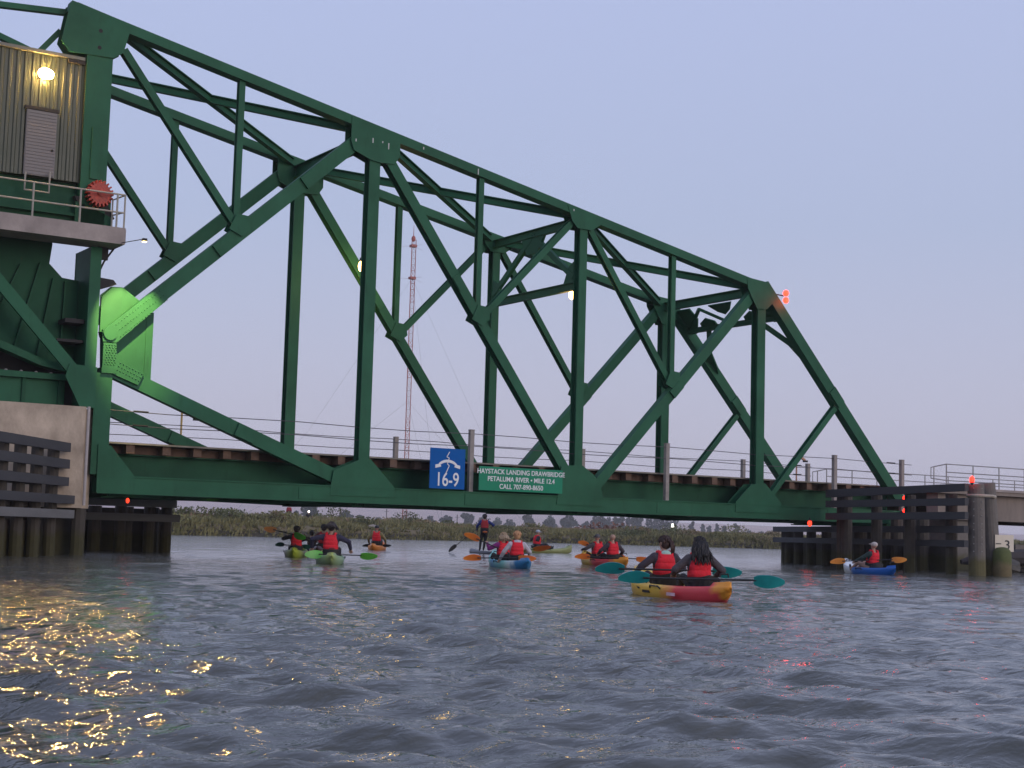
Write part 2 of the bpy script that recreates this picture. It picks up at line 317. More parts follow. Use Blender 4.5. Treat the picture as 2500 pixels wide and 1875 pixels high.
ii, jj = np.meshgrid(np.arange(nr_ - 1), np.arange(nc_ - 1), indexing='ij')
hq = np.stack([ii * nc_ + jj, ii * nc_ + jj + 1, (ii + 1) * nc_ + jj + 1, (ii + 1) * nc_ + jj], -1).reshape(-1, 4)
HILL = pm('dry_hill_grass', (0.50, 0.30, 0.215), 0.95, 0.16, 0.004, 0, col2=(0.62, 0.41, 0.31), detail=8)
put('hills', (hv.tolist(), [tuple(q) for q in hq.tolist()], []), HILL, smooth=True, kind='structure', origin=(*uv(0, 4000), 0))

# ---- bank vegetation
def leaf_cards(c, rad3, n, size, rg, mi=0, shell=.55):
    """small bent leaf clumps through a crown's volume, as plain triangles pairs"""
    d = rg.normal(size=(n, 3)); d /= np.linalg.norm(d, axis=1)[:, None]; rr = (shell + (1 - shell) * rg.random(n)) ** .7
    p = np.asarray(c) + d * rr[:, None] * np.asarray(rad3)
    a = rg.normal(size=(n, 3)); a /= np.linalg.norm(a, axis=1)[:, None]; b_ = np.cross(a, rg.normal(size=(n, 3))); b_ /= np.linalg.norm(b_, axis=1)[:, None]
    s1 = size * rg.uniform(.6, 1.3, n)[:, None]; s2 = s1 * rg.uniform(.45, .8, n)[:, None]
    v = np.stack([p - a * s1, p + b_ * s2, p + a * s1, p - b_ * s2 + a * s1 * .2], 1).reshape(-1, 3)
    f = [(4 * i, 4 * i + 1, 4 * i + 2, 4 * i + 3) for i in range(n)]
    return v.tolist(), f
GRASS_A = pm('marsh_grass_green', (0.185, 0.185, 0.068), 0.9, 0.30, 0.35, 0, col2=(0.32, 0.285, 0.12))
GRASS_B = pm('marsh_grass_straw', (0.30, 0.21, 0.12), 0.9, 0.3, 0.3, 0, col2=(0.42, 0.30, 0.18))
def tufts(name, N, umin, umax, smin, smax, h, mat, label, seed, wd=.15, sp=.5, cut=None):
    rg = np.random.default_rng(seed); u = rg.uniform(umin, umax, N); s = smin + (smax - smin) * rg.random(N) ** 1.5
    dens = .5 + .5 * np.sin(u * .35 + seed) * np.cos(s * .5 + u * .13); keep = rg.random(N) < .35 + .65 * dens; u, s = u[keep], s[keep]; N = len(u)
    v = shore(u) + s; z = gheight(u, s); X0, Y0 = uv(u, v); B = 5
    base = np.stack([X0, Y0, z], 1); vs = []; hh = h * rg.uniform(.55, 1.25, N) * (.75 + .5 * dens[keep])
    for _ in range(B):
        a = rg.uniform(0, 6.28, N); off = np.stack([np.cos(a), np.sin(a), 0 * a], 1) * (rg.random(N) * sp)[:, None]; b_ = base + off; b_[:, 2] -= .05
        t_ = np.stack([-np.sin(a), np.cos(a), 0 * a], 1) * (wd * rg.uniform(.6, 1.4, N))[:, None]
        tip = b_ + off * .7 + np.stack([rg.normal(0, .1, N), rg.normal(0, .1, N), hh * rg.uniform(.6, 1.1, N)], 1)
        vs.append(np.stack([b_ - t_, b_ + t_, tip], 1))
    V_ = np.concatenate(vs, 0).reshape(-1, 3); f = [(3 * i, 3 * i + 1, 3 * i + 2) for i in range(len(V_) // 3)]
    return put(name, (V_.tolist(), f, []), mat, kind='stuff', label=label, origin=(*uv(0, 200), 0))
tufts('marsh_grass', 24000, -70, 75, .15, 26, .48, GRASS_A, 'green marsh grass covering the far river bank', 3)
tufts('dry_grass', 7500, -75, 80, 9, 75, .5, GRASS_B, 'straw coloured dry grass behind the green marsh', 5)
SHRUBS = [pm('shrub_leaf_a', (0.115, 0.125, 0.048), 0.9, 0.4, .8), pm('shrub_leaf_b', (0.19, 0.185, 0.07), 0.9, 0.4, .8), pm('shrub_leaf_c', (0.25, 0.19, 0.095), 0.9, 0.4, .8)]
STEM = pm('stem_bark', (0.07, 0.05, 0.035), .9)
rg = np.random.default_rng(11)
def shrub(u, s, r, h, k, label, group):
    v = float(shore(u)) + s; z = float(gheight(np.array(u), np.array(s))); x, y = uv(u, v)
    o = root('marsh_shrub', (x, y, z - .05), label, 'shrub', group)
    m_ = MB()
    for q in range(4):
        a = rg.uniform(0, 6.28); m_.tube([(x, y, z - .1), (x + .3 * r * math.cos(a), y + .3 * r * math.sin(a), z + .3 * h), (x + .6 * r * math.cos(a), y + .6 * r * math.sin(a), z + .7 * h)], [.04, .03, .012], 5)
    put('stem', m_, STEM, o)
    V, F = [], []
    for q in range(4):
        cx, cy_ = x + rg.normal(0, r * .4), y + rg.normal(0, r * .4); vv, ff = leaf_cards((cx, cy_, z + h * rg.uniform(.4, .6)), (r * .62, r * .62, h * .5), 70, .13, rg); F += [tuple(i + len(V) for i in f) for f in ff]; V += vv
    put('foliage', (V, F, []), SHRUBS[k], o)
ORD = 'first second third fourth fifth sixth seventh eighth ninth tenth eleventh twelfth thirteenth fourteenth fifteenth sixteenth seventeenth eighteenth nineteenth twentieth'.split()
specs = []
for i in range(42):
    u = rg.uniform(-36, 44); s = rg.uniform(1.5, 12) if i % 2 else rg.uniform(8, 34); specs.append((u / (float(shore(u)) + s), u, s, rg.uniform(1.2, 2.8), rg.uniform(.7, 1.15), i % 3))
cnt = [0, 0, 0]
for t_, u, s, r, h, k in sorted(specs):
    shrub(u, s, r, h, k, '%s %s marsh shrub from the concrete pier along the far bank' % (ORD[cnt[k]], ['dark green', 'olive green', 'dry brown'][k]), ['dark green bank shrubs', 'olive bank shrubs', 'brown bank shrubs'][k]); cnt[k] += 1
# larger shrubs with a shape of their own
for u, s, r, h, k, lab in ((-20.5, 20, 2.2, 2.0, 0, 'dark rounded shrub behind the two people on the bank'), (-12.5, 14, 2.4, 1.8, 0, 'dark shrub beside the pale driftwood on the bank'), (22, 5, 2.6, 1.9, 0, 'tall dark bush at the water edge below the pale light'), (31, 6, 2.4, 1.6, 1, 'olive bush at the water edge behind the nearest kayak')):
    shrub(u, s, r, h, k, lab, None)
# red-brown dry mound
x, y = uv(17.5, 262); V, F = leaf_cards((x, y, 1.6), (8, 4, 1.9), 500, .35, rg, shell=.3)
o = root('brush_mound', (x, y, .8), 'rust brown mound of dry brush behind the marsh', 'brush'); put('dry_twigs', (V, F, []), pm('rust_brush', (.22, .105, .065), .95, .3, .5), o)
m_ = MB(); m_.ell((x, y, .9), (8, 4, 1.5), 16, 8); put('core', m_, pm('rust_brush_core', (.16, .085, .055), .95, .3, .5), o, smooth=True)
# driftwood on the bank
x, y = uv(-15.4, float(shore(-15.4)) + 5); m_ = MB()
for q in range(7):
    a = rg.uniform(-.4, .4); l = rg.uniform(.4, .9); cx, cy_ = x + rg.normal(0, .5), y + rg.normal(0, .3); zz = .95 + .08 * q
    m_.tube([(cx - l * math.cos(a), cy_ - l * math.sin(a), zz), (cx, cy_, zz + .1), (cx + l * math.cos(a), cy_ + l * math.sin(a), zz - .05)], [.09, .11, .05], 7)
put('driftwood', m_, pm('bleached_wood', (.36, .32, .29), .9), label='pale driftwood heap on the marsh bank', cat='driftwood', kind='thing')

# ---- far trees, each with trunk and crown
TRUNK = pm('tree_bark', (.09, .07, .055), .9)
LEAFS = [pm('eucalyptus_leaf', (.060, .070, .045), .9, .3, .25), pm('oak_leaf', (.050, .062, .038), .9, .3, .25), pm('cypress_leaf', (.045, .055, .042), .9, .3, .25)]
def tree(px, ytop, wpx, kind, d, label, group=None):
    d *= 1.4
    u = (px + 9.8 - 1250) / 3748.4 * d; yh = 1302.6 + .0283 * (px - 1250); H = .93 + (yh - ytop) * d / 3748.4 - 1.2; wd = wpx * d / 3748.4
    x, y = uv(u, d); z0 = 1.1; o = root('tree', (x, y, z0), label, 'tree', group); tr = MB()
    tr.tube([(x, y, z0 - .4), (x + .1, y, z0 + H * .4), (x + rg.normal(0, .3), y, z0 + H * .85)], [.05 * H, .034 * H, .012 * H], 7)
    V, F = [], []
    def clump(c, r3, n, sz):
        nonlocal V, F
        vv, ff = leaf_cards(c, r3, n, sz, rg); F += [tuple(i + len(V) for i in f) for f in ff]; V += vv
    if kind == 2:                       # narrow columnar
        for q in range(9): t = q / 8; clump((x + rg.normal(0, wd * .12), y + rg.normal(0, wd * .12), z0 + H * (.18 + .8 * t)), (wd * .5 * (1.05 - .6 * t), wd * .5 * (1.05 - .6 * t), H * .11), 70, .75)
    else:
        nb = 11
        for q in range(nb):
            a = rg.uniform(0, 6.28); rr = wd * .36 * math.sqrt(rg.random()); zz = z0 + H * rg.uniform(.32, .9) if kind == 0 else z0 + H * rg.uniform(.28, .78)
            px_, py_ = x + rr * math.cos(a), y + rr * math.sin(a); cr_ = wd * rg.uniform(.15, .27) * (1.15 if zz < z0 + H * .6 else .85)
            clump((px_, py_, zz), (cr_ * 1.1, cr_ * 1.1, cr_ * .9), 85, 1.0)
            tr.tube([(x, y, z0 + H * .3), ((x + px_) / 2, (y + py_) / 2, (z0 + H * .3 + zz) / 2 + .3), (px_, py_, zz)], [.02 * H, .013 * H, .005 * H], 5)
        clump((x, y, z0 + H * .9), (wd * .24, wd * .24, H * .12), 70, .85)
    put('trunk', tr, TRUNK, o); put('crown', (V, F, []), LEAFS[kind], o)
tree(758, 1227, 40, 1, 640, 'large dark conical tree rising behind the people on the bank')
tree(724, 1247, 26, 1, 650, 'small round tree just before the dark conical tree')
tree(846, 1244, 42, 1, 700, 'broad low grey tree above the kayaker in khaki sleeves')
tree(880, 1256, 26, 1, 720, 'small tree touching the broad low grey tree')
for (px, yt, wd), od in zip(((925, 1262, 34), (962, 1266, 30), (1010, 1262, 36), (1050, 1258, 30)), ORD): tree(px, yt, wd, 1, rg.uniform(760, 900), '%s low grey tree in the hazy row by the red mast, counted from the pier' % od, 'low trees by the mast')
tree(1090, 1257, 30, 0, 800, 'rounded grey tree between the mast and the standing paddler')
tree(1141, 1252, 34, 0, 790, 'rounded grey tree close to the standing paddler on his mast side')
for (px, yt, wd), od in zip(((1180, 1259, 38), (1215, 1262, 30), (1243, 1266, 34)), ('directly behind', 'just beyond', 'second beyond')): tree(px, yt, wd, 1, rg.uniform(780, 880), 'bushy grey tree %s the standing paddler' % od, 'trees behind the standing paddler')
tree(1290, 1253, 33, 0, 780, 'tall rounded tree right of the standing paddler, first of three')
tree(1343, 1257, 36, 0, 790, 'rounded tree in the middle of three tall crowns')
tree(1388, 1253, 42, 0, 770, 'tallest broad crown, last of three before the long grove')
tree(1432, 1272, 24, 1, 800, 'small dome shaped tree in front of the long grove')
for i in range(13):
    px = 1452 + i * 16; tree(px, 1258 + (i > 8) * 4 + rg.uniform(-2, 5), rg.uniform(20, 28), 0 if i < 8 else 2, rg.uniform(800, 900), '%s tall hazy tree of the long grove, counted from the small dome tree' % ('first second third fourth fifth sixth seventh eighth ninth tenth eleventh twelfth thirteenth'.split()[i]), 'trees of the long grove')
tree(1686, 1274, 15, 2, 850, 'lone narrow tree standing past the end of the grove')
for i, px in enumerate((1714, 1730, 1748, 1766)): tree(px, 1280 + i % 2 * 4, 15, 2, rg.uniform(850, 950), '%s narrow poplar like tree of the small far row, counted from the grove' % ORD[i], 'narrow trees in the far row')
tree(1796, 1279, 20, 2, 860, 'narrow tree at the end of the far row')
for (px, yt), od in zip(((1890, 1298), (1856, 1296), (1826, 1294)), ORD): tree(px, yt, 26, 1, 880, '%s faint low tree counted from the dark five board fender' % od, 'faint low trees near the fender')
for (px, yt), od in zip(((470, 1262), (520, 1258), (575, 1256), (640, 1258)), ORD): tree(px, yt, 40, 1, rg.uniform(640, 760), '%s low bushy tree behind the bank, counted from the concrete pier' % od, 'low trees near the pier')

# ---- radio mast with guys
mx_, my_ = 153.0, 265.0; mo = root('radio_mast', (mx_, my_, 1.0), 'tall red and white lattice radio mast with guy wires', 'mast')
REDP = pm('mast_red', (.42, .10, .07), .6); WHITEP = pm('mast_white', (.62, .55, .54), .6); HT = 68.0
zs = np.linspace(1.0, HT, 47)
leg = [(.62 * math.cos(a), .62 * math.sin(a)) for a in (R(90), R(210), R(330))]
for k in range(3):
    m_ = MB(); m_.tube([(mx_ + leg[k][0], my_ + leg[k][1], 1), (mx_ + leg[k][0], my_ + leg[k][1], HT)], .085, 6); put('leg', m_, REDP, mo)
mA, mB_ = MB(), MB()
for i in range(len(zs) - 1):
    tgt = mA if (i // 6) % 2 == 0 else mB_
    for k in range(3):
        a, c_ = leg[k], leg[(k + 1) % 3]; tgt.tube([(mx_ + a[0], my_ + a[1], zs[i]), (mx_ + c_[0], my_ + c_[1], zs[i + 1])], .045, 4, cap=False); tgt.tube([(mx_ + a[0], my_ + a[1], zs[i]), (mx_ + c_[0], my_ + c_[1], zs[i])], .045, 4, cap=False)
put('lattice_bracing', mA, REDP, mo, kind='stuff'); put('lattice_bracing', mB_, WHITEP, mo, kind='stuff')
m_ = MB(); m_.tube([(mx_, my_, HT), (mx_, my_, HT + 3.4)], [.12, .03], 6); m_.ell((mx_, my_, HT + .2), (.5, .5, .7)); put('antenna', m_, REDP, mo)
for zz in (HT - 1.5, HT - 9):
    m_ = MB(); m_.box((mx_ - .66, my_ - .66, zz - .28), (mx_ + .66, my_ + .66, zz + .28)); put('equipment_ring', m_, REDP, mo)
    for k in range(3):
        a = R(30 + 120 * k); m_ = MB(); m_.tube([(mx_, my_, zz), (mx_ + 4.6 * math.cos(a), my_ + 4.6 * math.sin(a), zz - .3)], .03, 4); put('spreader_arm', m_, WHITEP, mo)
for k in range(3):
    for zz in (HT - 9, HT * .45):
        a = R(12 + 120 * k); m_ = MB(); m_.tube([(mx_, my_, zz), (mx_ + 24 * math.cos(a), my_ + 24 * math.sin(a), zz * .42 - 1), (mx_ + 45 * math.cos(a), my_ + 45 * math.sin(a), 1)], .018, 4); put('guy_wire', m_, WIREM, mo)
# small pale lamp far on the marsh
x, y = 237.1, 273.5; lo = root('marsh_lamp', (x, y, 1), 'small lit white lamp on a short post beyond the marsh', 'lamp'); m_ = MB(); m_.tube([(x, y, .8), (x, y, 3.9)], .06, 6); put('post', m_, GALV, lo)
m_ = MB(); m_.ell((x, y, 4.35), (.34, .34, .58)); put('lens', m_, em('white_lamp', (1, .93, .82), 6), lo, smooth=True)
for px, d, hh in ((944, 640, 9), (1116, 600, 7)):
    u = (px + 10 - 1250) / 3748.4 * d; x, y = uv(u, d); po = root('utility_pole', (x, y, 1), 'thin utility pole %s' % ('left of the red mast base' if px < 1000 else 'right of the red mast base'), 'pole'); m_ = MB(); m_.tube([(x, y, .5), (x, y, 1 + hh)], .16, 6); put('shaft', m_, TRUNK, po); m_ = MB(); m_.beam((x - 1, y, hh), (x + 1, y, hh), .14, .14); put('crossarm', m_, TRUNK, po)

# ================================================================== BASCULE SPAN
WF = 5.737                                   # spacing of the two truss planes
zt = lambda x: 15.52 - .2003 * x             # top edge of the top chord
span = root('bascule_span', (16.0, 3.0, 1.70), 'dark green steel truss drawbridge span over the river', 'drawbridge')
PT = .42                                     # depth of a truss across the bridge
def truss_parts(tr, y0, near):
    """verticals, diagonals, struts and gusset plates of one truss"""
    def H(name, p, q, wd, dep=.36, off=.03): m_ = MB(); m_.hbeam(p, q, wd, y0 + off, dep); return put(name, m_, GREEN, tr)
    def B(name, p, q, wd, dep=.3, off=.06): m_ = MB(); m_.beam((p[0], y0 + off + dep / 2, p[1]), (q[0], y0 + off + dep / 2, q[1]), dep, wd, (0, 1, 0)); return put(name, m_, GREEN, tr)
    def G(poly, t=.022):
        m_ = MB(); m_.plate(poly, y0 - t, y0); g_ = put('gusset_plate', m_, GREEN, tr); twin(g_, (0, PT + t, 0)); return g_
    H('vertical', (8.2, 2.3), (8.2, 13.2), .38); H('vertical', (16.4, 2.3), (16.4, 11.9), .31); H('vertical', (24.6, 2.3), (24.6, 10.1), .38)
    H('vertical', (-.2, 2.3), (-.2, 5.2), .5)
    B('diagonal', (-.2, 6.22), (7.9, 13.55), .44)             # heel to second panel point
    B('diagonal', (.1, 5.3), (8.0, 2.28), .43)                # heel down to the bottom chord
    H('diagonal', (8.55, 13.05), (16.05, 2.95), .33, .34); B('diagonal', (16.9, 2.35), (24.4, 10.3), .36)
    m_ = MB(); m_.beam((24.75, y0 + .03 + .18, 10.55), (32.05, y0 + .03 + .18, 2.65), .36, .42, (0, 1, 0)); put('end_post', m_, GREEN, tr)
    for p, q in (((-.1, 14.75), (3.72, 9.88)), ((12.3, 7.95), (15.95, 11.75)), ((16.72, 11.6), (20.42, 6.42))): H('sub_diagonal', p, q, .22, .24, .09)
    for x, zb in ((3.62, 9.95), (12.25, 8.1), (20.45, 6.55)): H('sub_vertical', (x, zb), (x, zt(x) - .25), .19, .22, .1)
    H('sub_diagonal', (28.5, 6.15), (25.2, 2.6), .2, .24, .09)
    if near: G([(-1.56, 15.83), (0.0, 15.5), (0.01, 15.31), (-.16, 14.6), (-.45, 14.39), (-1.2, 14.36), (-1.74, 14.33), (-1.97, 14.63), (-1.78, 15.75)], .03)
    G([(7.3, 14.02), (9.06, 13.68), (9.06, 12.96), (8.88, 12.69), (8.37, 12.66), (8.02, 12.7), (7.41, 12.93), (7.3, 13.23)])
    G([(15.65, 12.33), (17.19, 12.03), (17.19, 11.87), (16.71, 11.55), (16.1, 11.55), (15.87, 11.78)])
    G([(23.81, 10.72), (24.7, 10.64), (25.29, 10.06), (24.82, 9.61), (24.33, 9.58), (24.13, 9.88), (23.87, 10.3)])
    G([(7.05, 2.2), (7.14, 2.75), (8.03, 3.13), (8.42, 3.15), (9.28, 2.31), (9.3, 1.98), (7.05, 1.98)])
    G([(15.5, 1.98), (15.67, 3.31), (16.53, 3.35), (17.04, 3.04), (17.32, 2.66), (17.41, 2.32), (17.42, 1.98)])
    G([(24.16, 3.02), (24.82, 3.08), (25.64, 2.37), (25.66, 1.98), (23.4, 1.98), (23.42, 2.35)])
    G([(.1, 3.13), (.81, 2.31), (.83, 1.8), (-.26, 1.8), (-.27, 3.15)])
    for c in ((3.68, 9.98), (12.28, 8.08), (20.4, 6.55)):
        G([(c[0] - .32, c[1] - .12), (c[0] - .1, c[1] + .38), (c[0] + .3, c[1] + .34), (c[0] + .38, c[1] - .05), (c[0] + .1, c[1] - .3)], .015)
trusses = []
for near, y0 in ((True, 0.0), (False, WF)):
    m_ = MB(); x0 = -1.75 if near else -3.2
    m_.beam((x0, y0 + PT / 2, zt(x0) - .15), (24.75, y0 + PT / 2, zt(24.75) - .15), PT, .29, (0, 1, 0))      # top chord
    m_.box((-.24, y0 + .005, 1.80), (31.9, y0 + .03, 2.25)); m_.box((-.24, y0 + PT - .03, 1.80), (31.9, y0 + PT - .005, 2.25))
    m_.box((-.24, y0 - .03, 2.25), (31.9, y0 + PT + .03, 2.285)); m_.box((-.24, y0 - .03, 1.765), (31.9, y0 + PT + .03, 1.80))
    tr = put('truss', m_, GREEN, span); trusses.append(tr); truss_parts(tr, y0, near)
# upper end of the near truss: two bolt holes in the big plate
for xz in ((-.86, 15.12), (-.87, 14.62)):
    m_ = MB(); m_.tube([(xz[0], -.034, xz[1]), (xz[0], -.028, xz[1])], .06, 12); put('bolt_hole', m_, DARKM, trusses[0])
DROP = pm('bird_dropping', (.62, .62, .58), .8)
for x, z, h in ((7.45, 13.3, .09), (8.05, 13.42, .16), (8.62, 13.34, .2), (8.4, 13.37, .06), (9.9, 13.42, .08), (12.0, 13.02, .2), (15.9, 12.2, .07), (-.3, 15.2, .1)): m_ = MB(); m_.box((x, -.0275, z - h), (x + .035, -.0235, z)); put('bird_dropping', m_, DROP, trusses[0])
# splice plates on the built-up members
for (xa, za), (xb, zb), wd in (((5.75, 11.6), (6.25, 12.05), .40), ((3.0, 9.12), (3.5, 9.57), .40), ((3.9, 3.84), (4.5, 3.61), .39), ((20.4, 6.06), (20.8, 6.48), .32), ((28.2, 6.82), (28.7, 6.28), .38), ((11.3, 9.33), (11.6, 8.93), .28)):
    for tr_, y0 in zip(trusses, (0., WF)): m_ = MB(); m_.beam((xa, y0 + .016, za), (xb, y0 + .016, zb), .09 if wd > .30 else .05, wd, (0, 1, 0)); put('splice_plate', m_, GREEN, tr_)
for x in (6.0, 11.9, 19.8, 28.0):
    for tr_, y0 in zip(trusses, (0., WF)): m_ = MB(); m_.box((x, y0 - .012, 1.84), (x + 1.1, y0 + .004, 2.21)); put('splice_plate', m_, GREEN, tr_)
# lateral bracing in the sloping top plane
def lat(name, p, q, wd=.2, h=.24):
    m_ = MB(); m_.beam(p, q, wd, .03); m_.beam((p[0], p[1], p[2] - h), (q[0], q[1], q[2] - h), wd, .03); m_.beam((p[0], p[1], p[2] - h / 2), (q[0], q[1], q[2] - h / 2), .03, h - .034); return put(name, m_, GREEN, span)
yn, yf = PT, WF
T = [(-.3, 0), (8.2, 0), (16.4, 0), (24.5, 0)]
for a, b_ in ((0, 1), (1, 2), (2, 3)):
    xa, xb = T[a][0] + .35, T[b_][0] - .35
    lat('lateral_brace', (xa, yn, zt(xa) - .12), (xb, yf, zt(xb) - .12)); xa2 = xa if a else -1.2
    lat('lateral_brace', (xa2, yf, zt(xa2) - .10), (xb, yn, zt(xb) - .10))
lat('top_strut', (8.0, yn, 13.55), (8.0, yf, 13.55), .24, .4)
# sway frame at the third panel point
lat('top_strut', (16.3, yn, 11.98), (16.3, yf, 11.98), .2, .26); lat('sway_strut', (16.3, yn, 9.72), (16.3, yf, 9.72), .16, .26)
ym = (yn + yf) / 2
for y_ in (yn, yf): m_ = MB(); m_.beam((16.3, ym, 11.75), (16.3, y_, 9.9), .14, .2); put('sway_brace', m_, GREEN, span)
m_ = MB(); m_.add([(16.24, ym - .75, 11.72), (16.24, ym + .75, 11.72), (16.24, ym + .35, 11.1), (16.24, ym - .35, 11.1), (16.36, ym - .75, 11.72), (16.36, ym + .75, 11.72), (16.36, ym + .35, 11.1), (16.36, ym - .35, 11.1)], [(0, 1, 2, 3), (7, 6, 5, 4), (0, 4, 5, 1), (1, 5, 6, 2), (2, 6, 7, 3), (3, 7, 4, 0)]); put('sway_gusset', m_, GREEN, span)
for y_, sg in ((yn, 1), (yf, -1)):
    m_ = MB(); m_.add([(16.25, y_, 9.75), (16.25, y_ + sg * .6, 9.72), (16.25, y_ + sg * .3, 10.3), (16.25, y_, 10.45), (16.35, y_, 9.75), (16.35, y_ + sg * .6, 9.72), (16.35, y_ + sg * .3, 10.3), (16.35, y_, 10.45)], [(0, 1, 2, 3), (7, 6, 5, 4), (0, 4, 5, 1), (1, 5, 6, 2), (2, 6, 7, 3), (3, 7, 4, 0)]); put('sway_gusset', m_, GREEN, span)
# portal frame in the plane of the end posts
lat('top_strut', (24.5, yn, 10.45), (24.5, yf, 10.45), .22, .3)
ep = lambda t: (24.95 + 7.3 * t / 10.75, 10.35 - 7.9 * t / 10.75)      # point t metres down the end post axis
def portal(name, t1, y1, t2, y2, wd=.16): a, c_ = ep(t1), ep(t2); m_ = MB(); m_.beam((a[0], y1, a[1]), (c_[0], y2, c_[1]), wd, wd); return put(name, m_, GREEN, span)
portal('portal_strut', 1.25, yn, 1.25, yf, .2)
npan = 4; ys = np.linspace(yn, yf, npan + 1)
for i in range(npan): portal('portal_lacing', .3 if i % 2 else 1.2, ys[i], 1.2 if i % 2 else .3, ys[i + 1], .12)
def quad_plate(pts, nrm, t=.03):
    pts = [Vector(p) for p in pts]; nn = Vector(nrm).normalized() * t; n_ = len(pts); m_ = MB()
    m_.add([p - nn for p in pts] + [p + nn for p in pts], [tuple(range(n_)), tuple(range(2 * n_ - 1, n_ - 1, -1))] + [((i + 1) % n_, i, i + n_, (i + 1) % n_ + n_) for i in range(n_)]); return m_
epn = (7.9, 0, 7.3)
for y_, sg in ((yn, 1), (yf, -1)):
    portal('knee_brace', 1.3, y_ + sg * 1.15, 2.75, y_ + sg * .05, .2)
    P3 = lambda t, y: (ep(t)[0], y, ep(t)[1])
    put('knee_plate', quad_plate([P3(2.3, y_), P3(3.5, y_), P3(3.2, y_ + sg * .2), P3(2.3, y_ + sg * .45)], epn), GREEN, span)
    put('portal_gusset', quad_plate([P3(.2, y_ + sg * .0), P3(.2, y_ + sg * .8), P3(.75, y_ + sg * .9), P3(1.4, y_ + sg * .35), P3(1.4, y_)], epn), GREEN, span)
for yc in (ys[1], ys[3]): put('portal_gusset', quad_plate([P3(.95, yc - .45), P3(.75, yc), P3(.95, yc + .45), P3(1.3, yc + .5), P3(1.3, yc - .5)], epn), GREEN, span)
put('portal_gusset', quad_plate([P3(.55, ym - .35), P3(.2, ym - .7), P3(.2, ym + .7), P3(.55, ym + .35), P3(.72, ym)], epn), GREEN, span)
# floor system
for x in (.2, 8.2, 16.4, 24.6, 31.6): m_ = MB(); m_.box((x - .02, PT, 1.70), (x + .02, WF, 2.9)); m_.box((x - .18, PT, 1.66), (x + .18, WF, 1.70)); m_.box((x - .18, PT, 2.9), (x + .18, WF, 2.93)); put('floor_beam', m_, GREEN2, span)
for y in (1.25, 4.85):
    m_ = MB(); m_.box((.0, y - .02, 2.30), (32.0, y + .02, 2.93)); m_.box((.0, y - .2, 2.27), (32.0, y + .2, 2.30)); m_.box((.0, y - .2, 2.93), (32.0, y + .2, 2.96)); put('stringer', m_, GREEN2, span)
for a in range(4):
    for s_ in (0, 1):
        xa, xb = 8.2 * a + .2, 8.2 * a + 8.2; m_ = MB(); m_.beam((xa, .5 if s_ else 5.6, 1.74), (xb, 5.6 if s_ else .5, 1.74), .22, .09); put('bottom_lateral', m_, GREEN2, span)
m_ = MB(); m_.box((.1, 1.2, 2.0), (31.8, 1.25, 2.26)); put('conduit_tray', m_, DARKM, span)
m_ = MB(); m_.box((.75, .60, 2.965), (1.0, 5.5, 3.22)); tie0 = put('tie', m_, TIE, span)
xs = np.arange(1.85, 31.6, .95)
rt = random.Random(5)
for x in xs: twin(tie0, (x - .75 + rt.uniform(-.06, .06), rt.uniform(-.12, .1), 0))
m_ = MB(); m_.box((.2, 1.02, 2.97), (31.7, 1.06, 3.2)); m_.box((.2, 5.05, 2.97), (31.7, 5.09, 3.2)); put('tie_spacer', m_, RUSTY, span)
m_ = MB(); m_.box((.05, .50, 3.225), (31.9, 1.7, 3.27)); put('walkway_plank', m_, pm('walkway_grey', (.22, .2, .16), .8, .3, 3), span); m_ = MB(); m_.box((.05, 4.4, 3.225), (31.9, 5.6, 3.27)); put('walkway_plank', m_, MATS['walkway_grey'], span)
for y in (2.3, 3.74): m_ = MB(); m_.box((.1, y - .035, 3.22), (32.5, y + .035, 3.37)); put('rail', m_, RUSTY, span)
# heel of the near truss: plates, riveted straps
m_ = MB(); m_.plate([(-.34, 7.48), (-.05, 7.75), (.29, 7.77), (.89, 7.39), (1.06, 7.12), (1.25, 4.95), (-.23, 5.3)], .32, .36); put('heel_plate', m_, GREEN, span)
m_ = MB(); m_.plate([(-.34, 7.4), (-.05, 7.72), (.26, 7.72), (.26, 6.9), (-.34, 6.3)], .20, .30); put('heel_filler_plate', m_, GREEN, span)
m_ = MB(); m_.box((1.06, .3, 5.0), (1.27, .42, 7.12)); put('edge_stiffener', m_, GREEN, span)
m_ = MB(); m_.plate([(-.3, 6.1), (.1, 6.1), (.62, 6.6), (1.55, 7.5), (1.3, 7.85), (-.1, 6.62), (-.32, 6.45)], -.01, .055); strap = put('riveted_strap', m_, GREEN, span)
m_ = MB(); m_.plate([(-.28, 6.07), (.1, 6.07), (.12, 5.62), (.95, 5.28), (.8, 4.92), (.0, 5.2), (-.28, 5.2)], -.02, .05); strap2 = put('riveted_strap', m_, GREEN, span)
m_ = MB(); m_.box((-.3, -.04, 5.2), (.14, .4, 5.36)); put('bearing_ledge', m_, GREEN, span)
def rivets(par, pts, y):
    m_ = MB()
    for x, z in pts: m_.ell((x, y, z), (.022, .02, .022), 6, 4)
    put('rivets', m_, GREEN, par, kind='stuff')
d = np.array([.74, .67]); nn = np.array([-.67, .74]); rivets(strap, [tuple(np.array([.1, 6.42]) + d * (i * .105) + nn * (j * .13)) for i in range(18) for j in (-1.3, 0, 1.3)], -.015)
rivets(strap2, [(-.2 + i * .085 + (j % 2) * .03, 5.45 + j * .07) for i in range(4) for j in range(9)] + [tuple(np.array([.2, 5.42]) + np.array([.92, -.38]) * (i * .1) + np.array([.38, .92]) * (j * .11)) for i in range(8) for j in (-1, 0, 1)], -.025)
m_ = MB(); m_.tube([(-.1, -.06, 6.35), (-.1, .42, 6.35)], .2, 16); put('heel_pin', m_, GREEN, span)

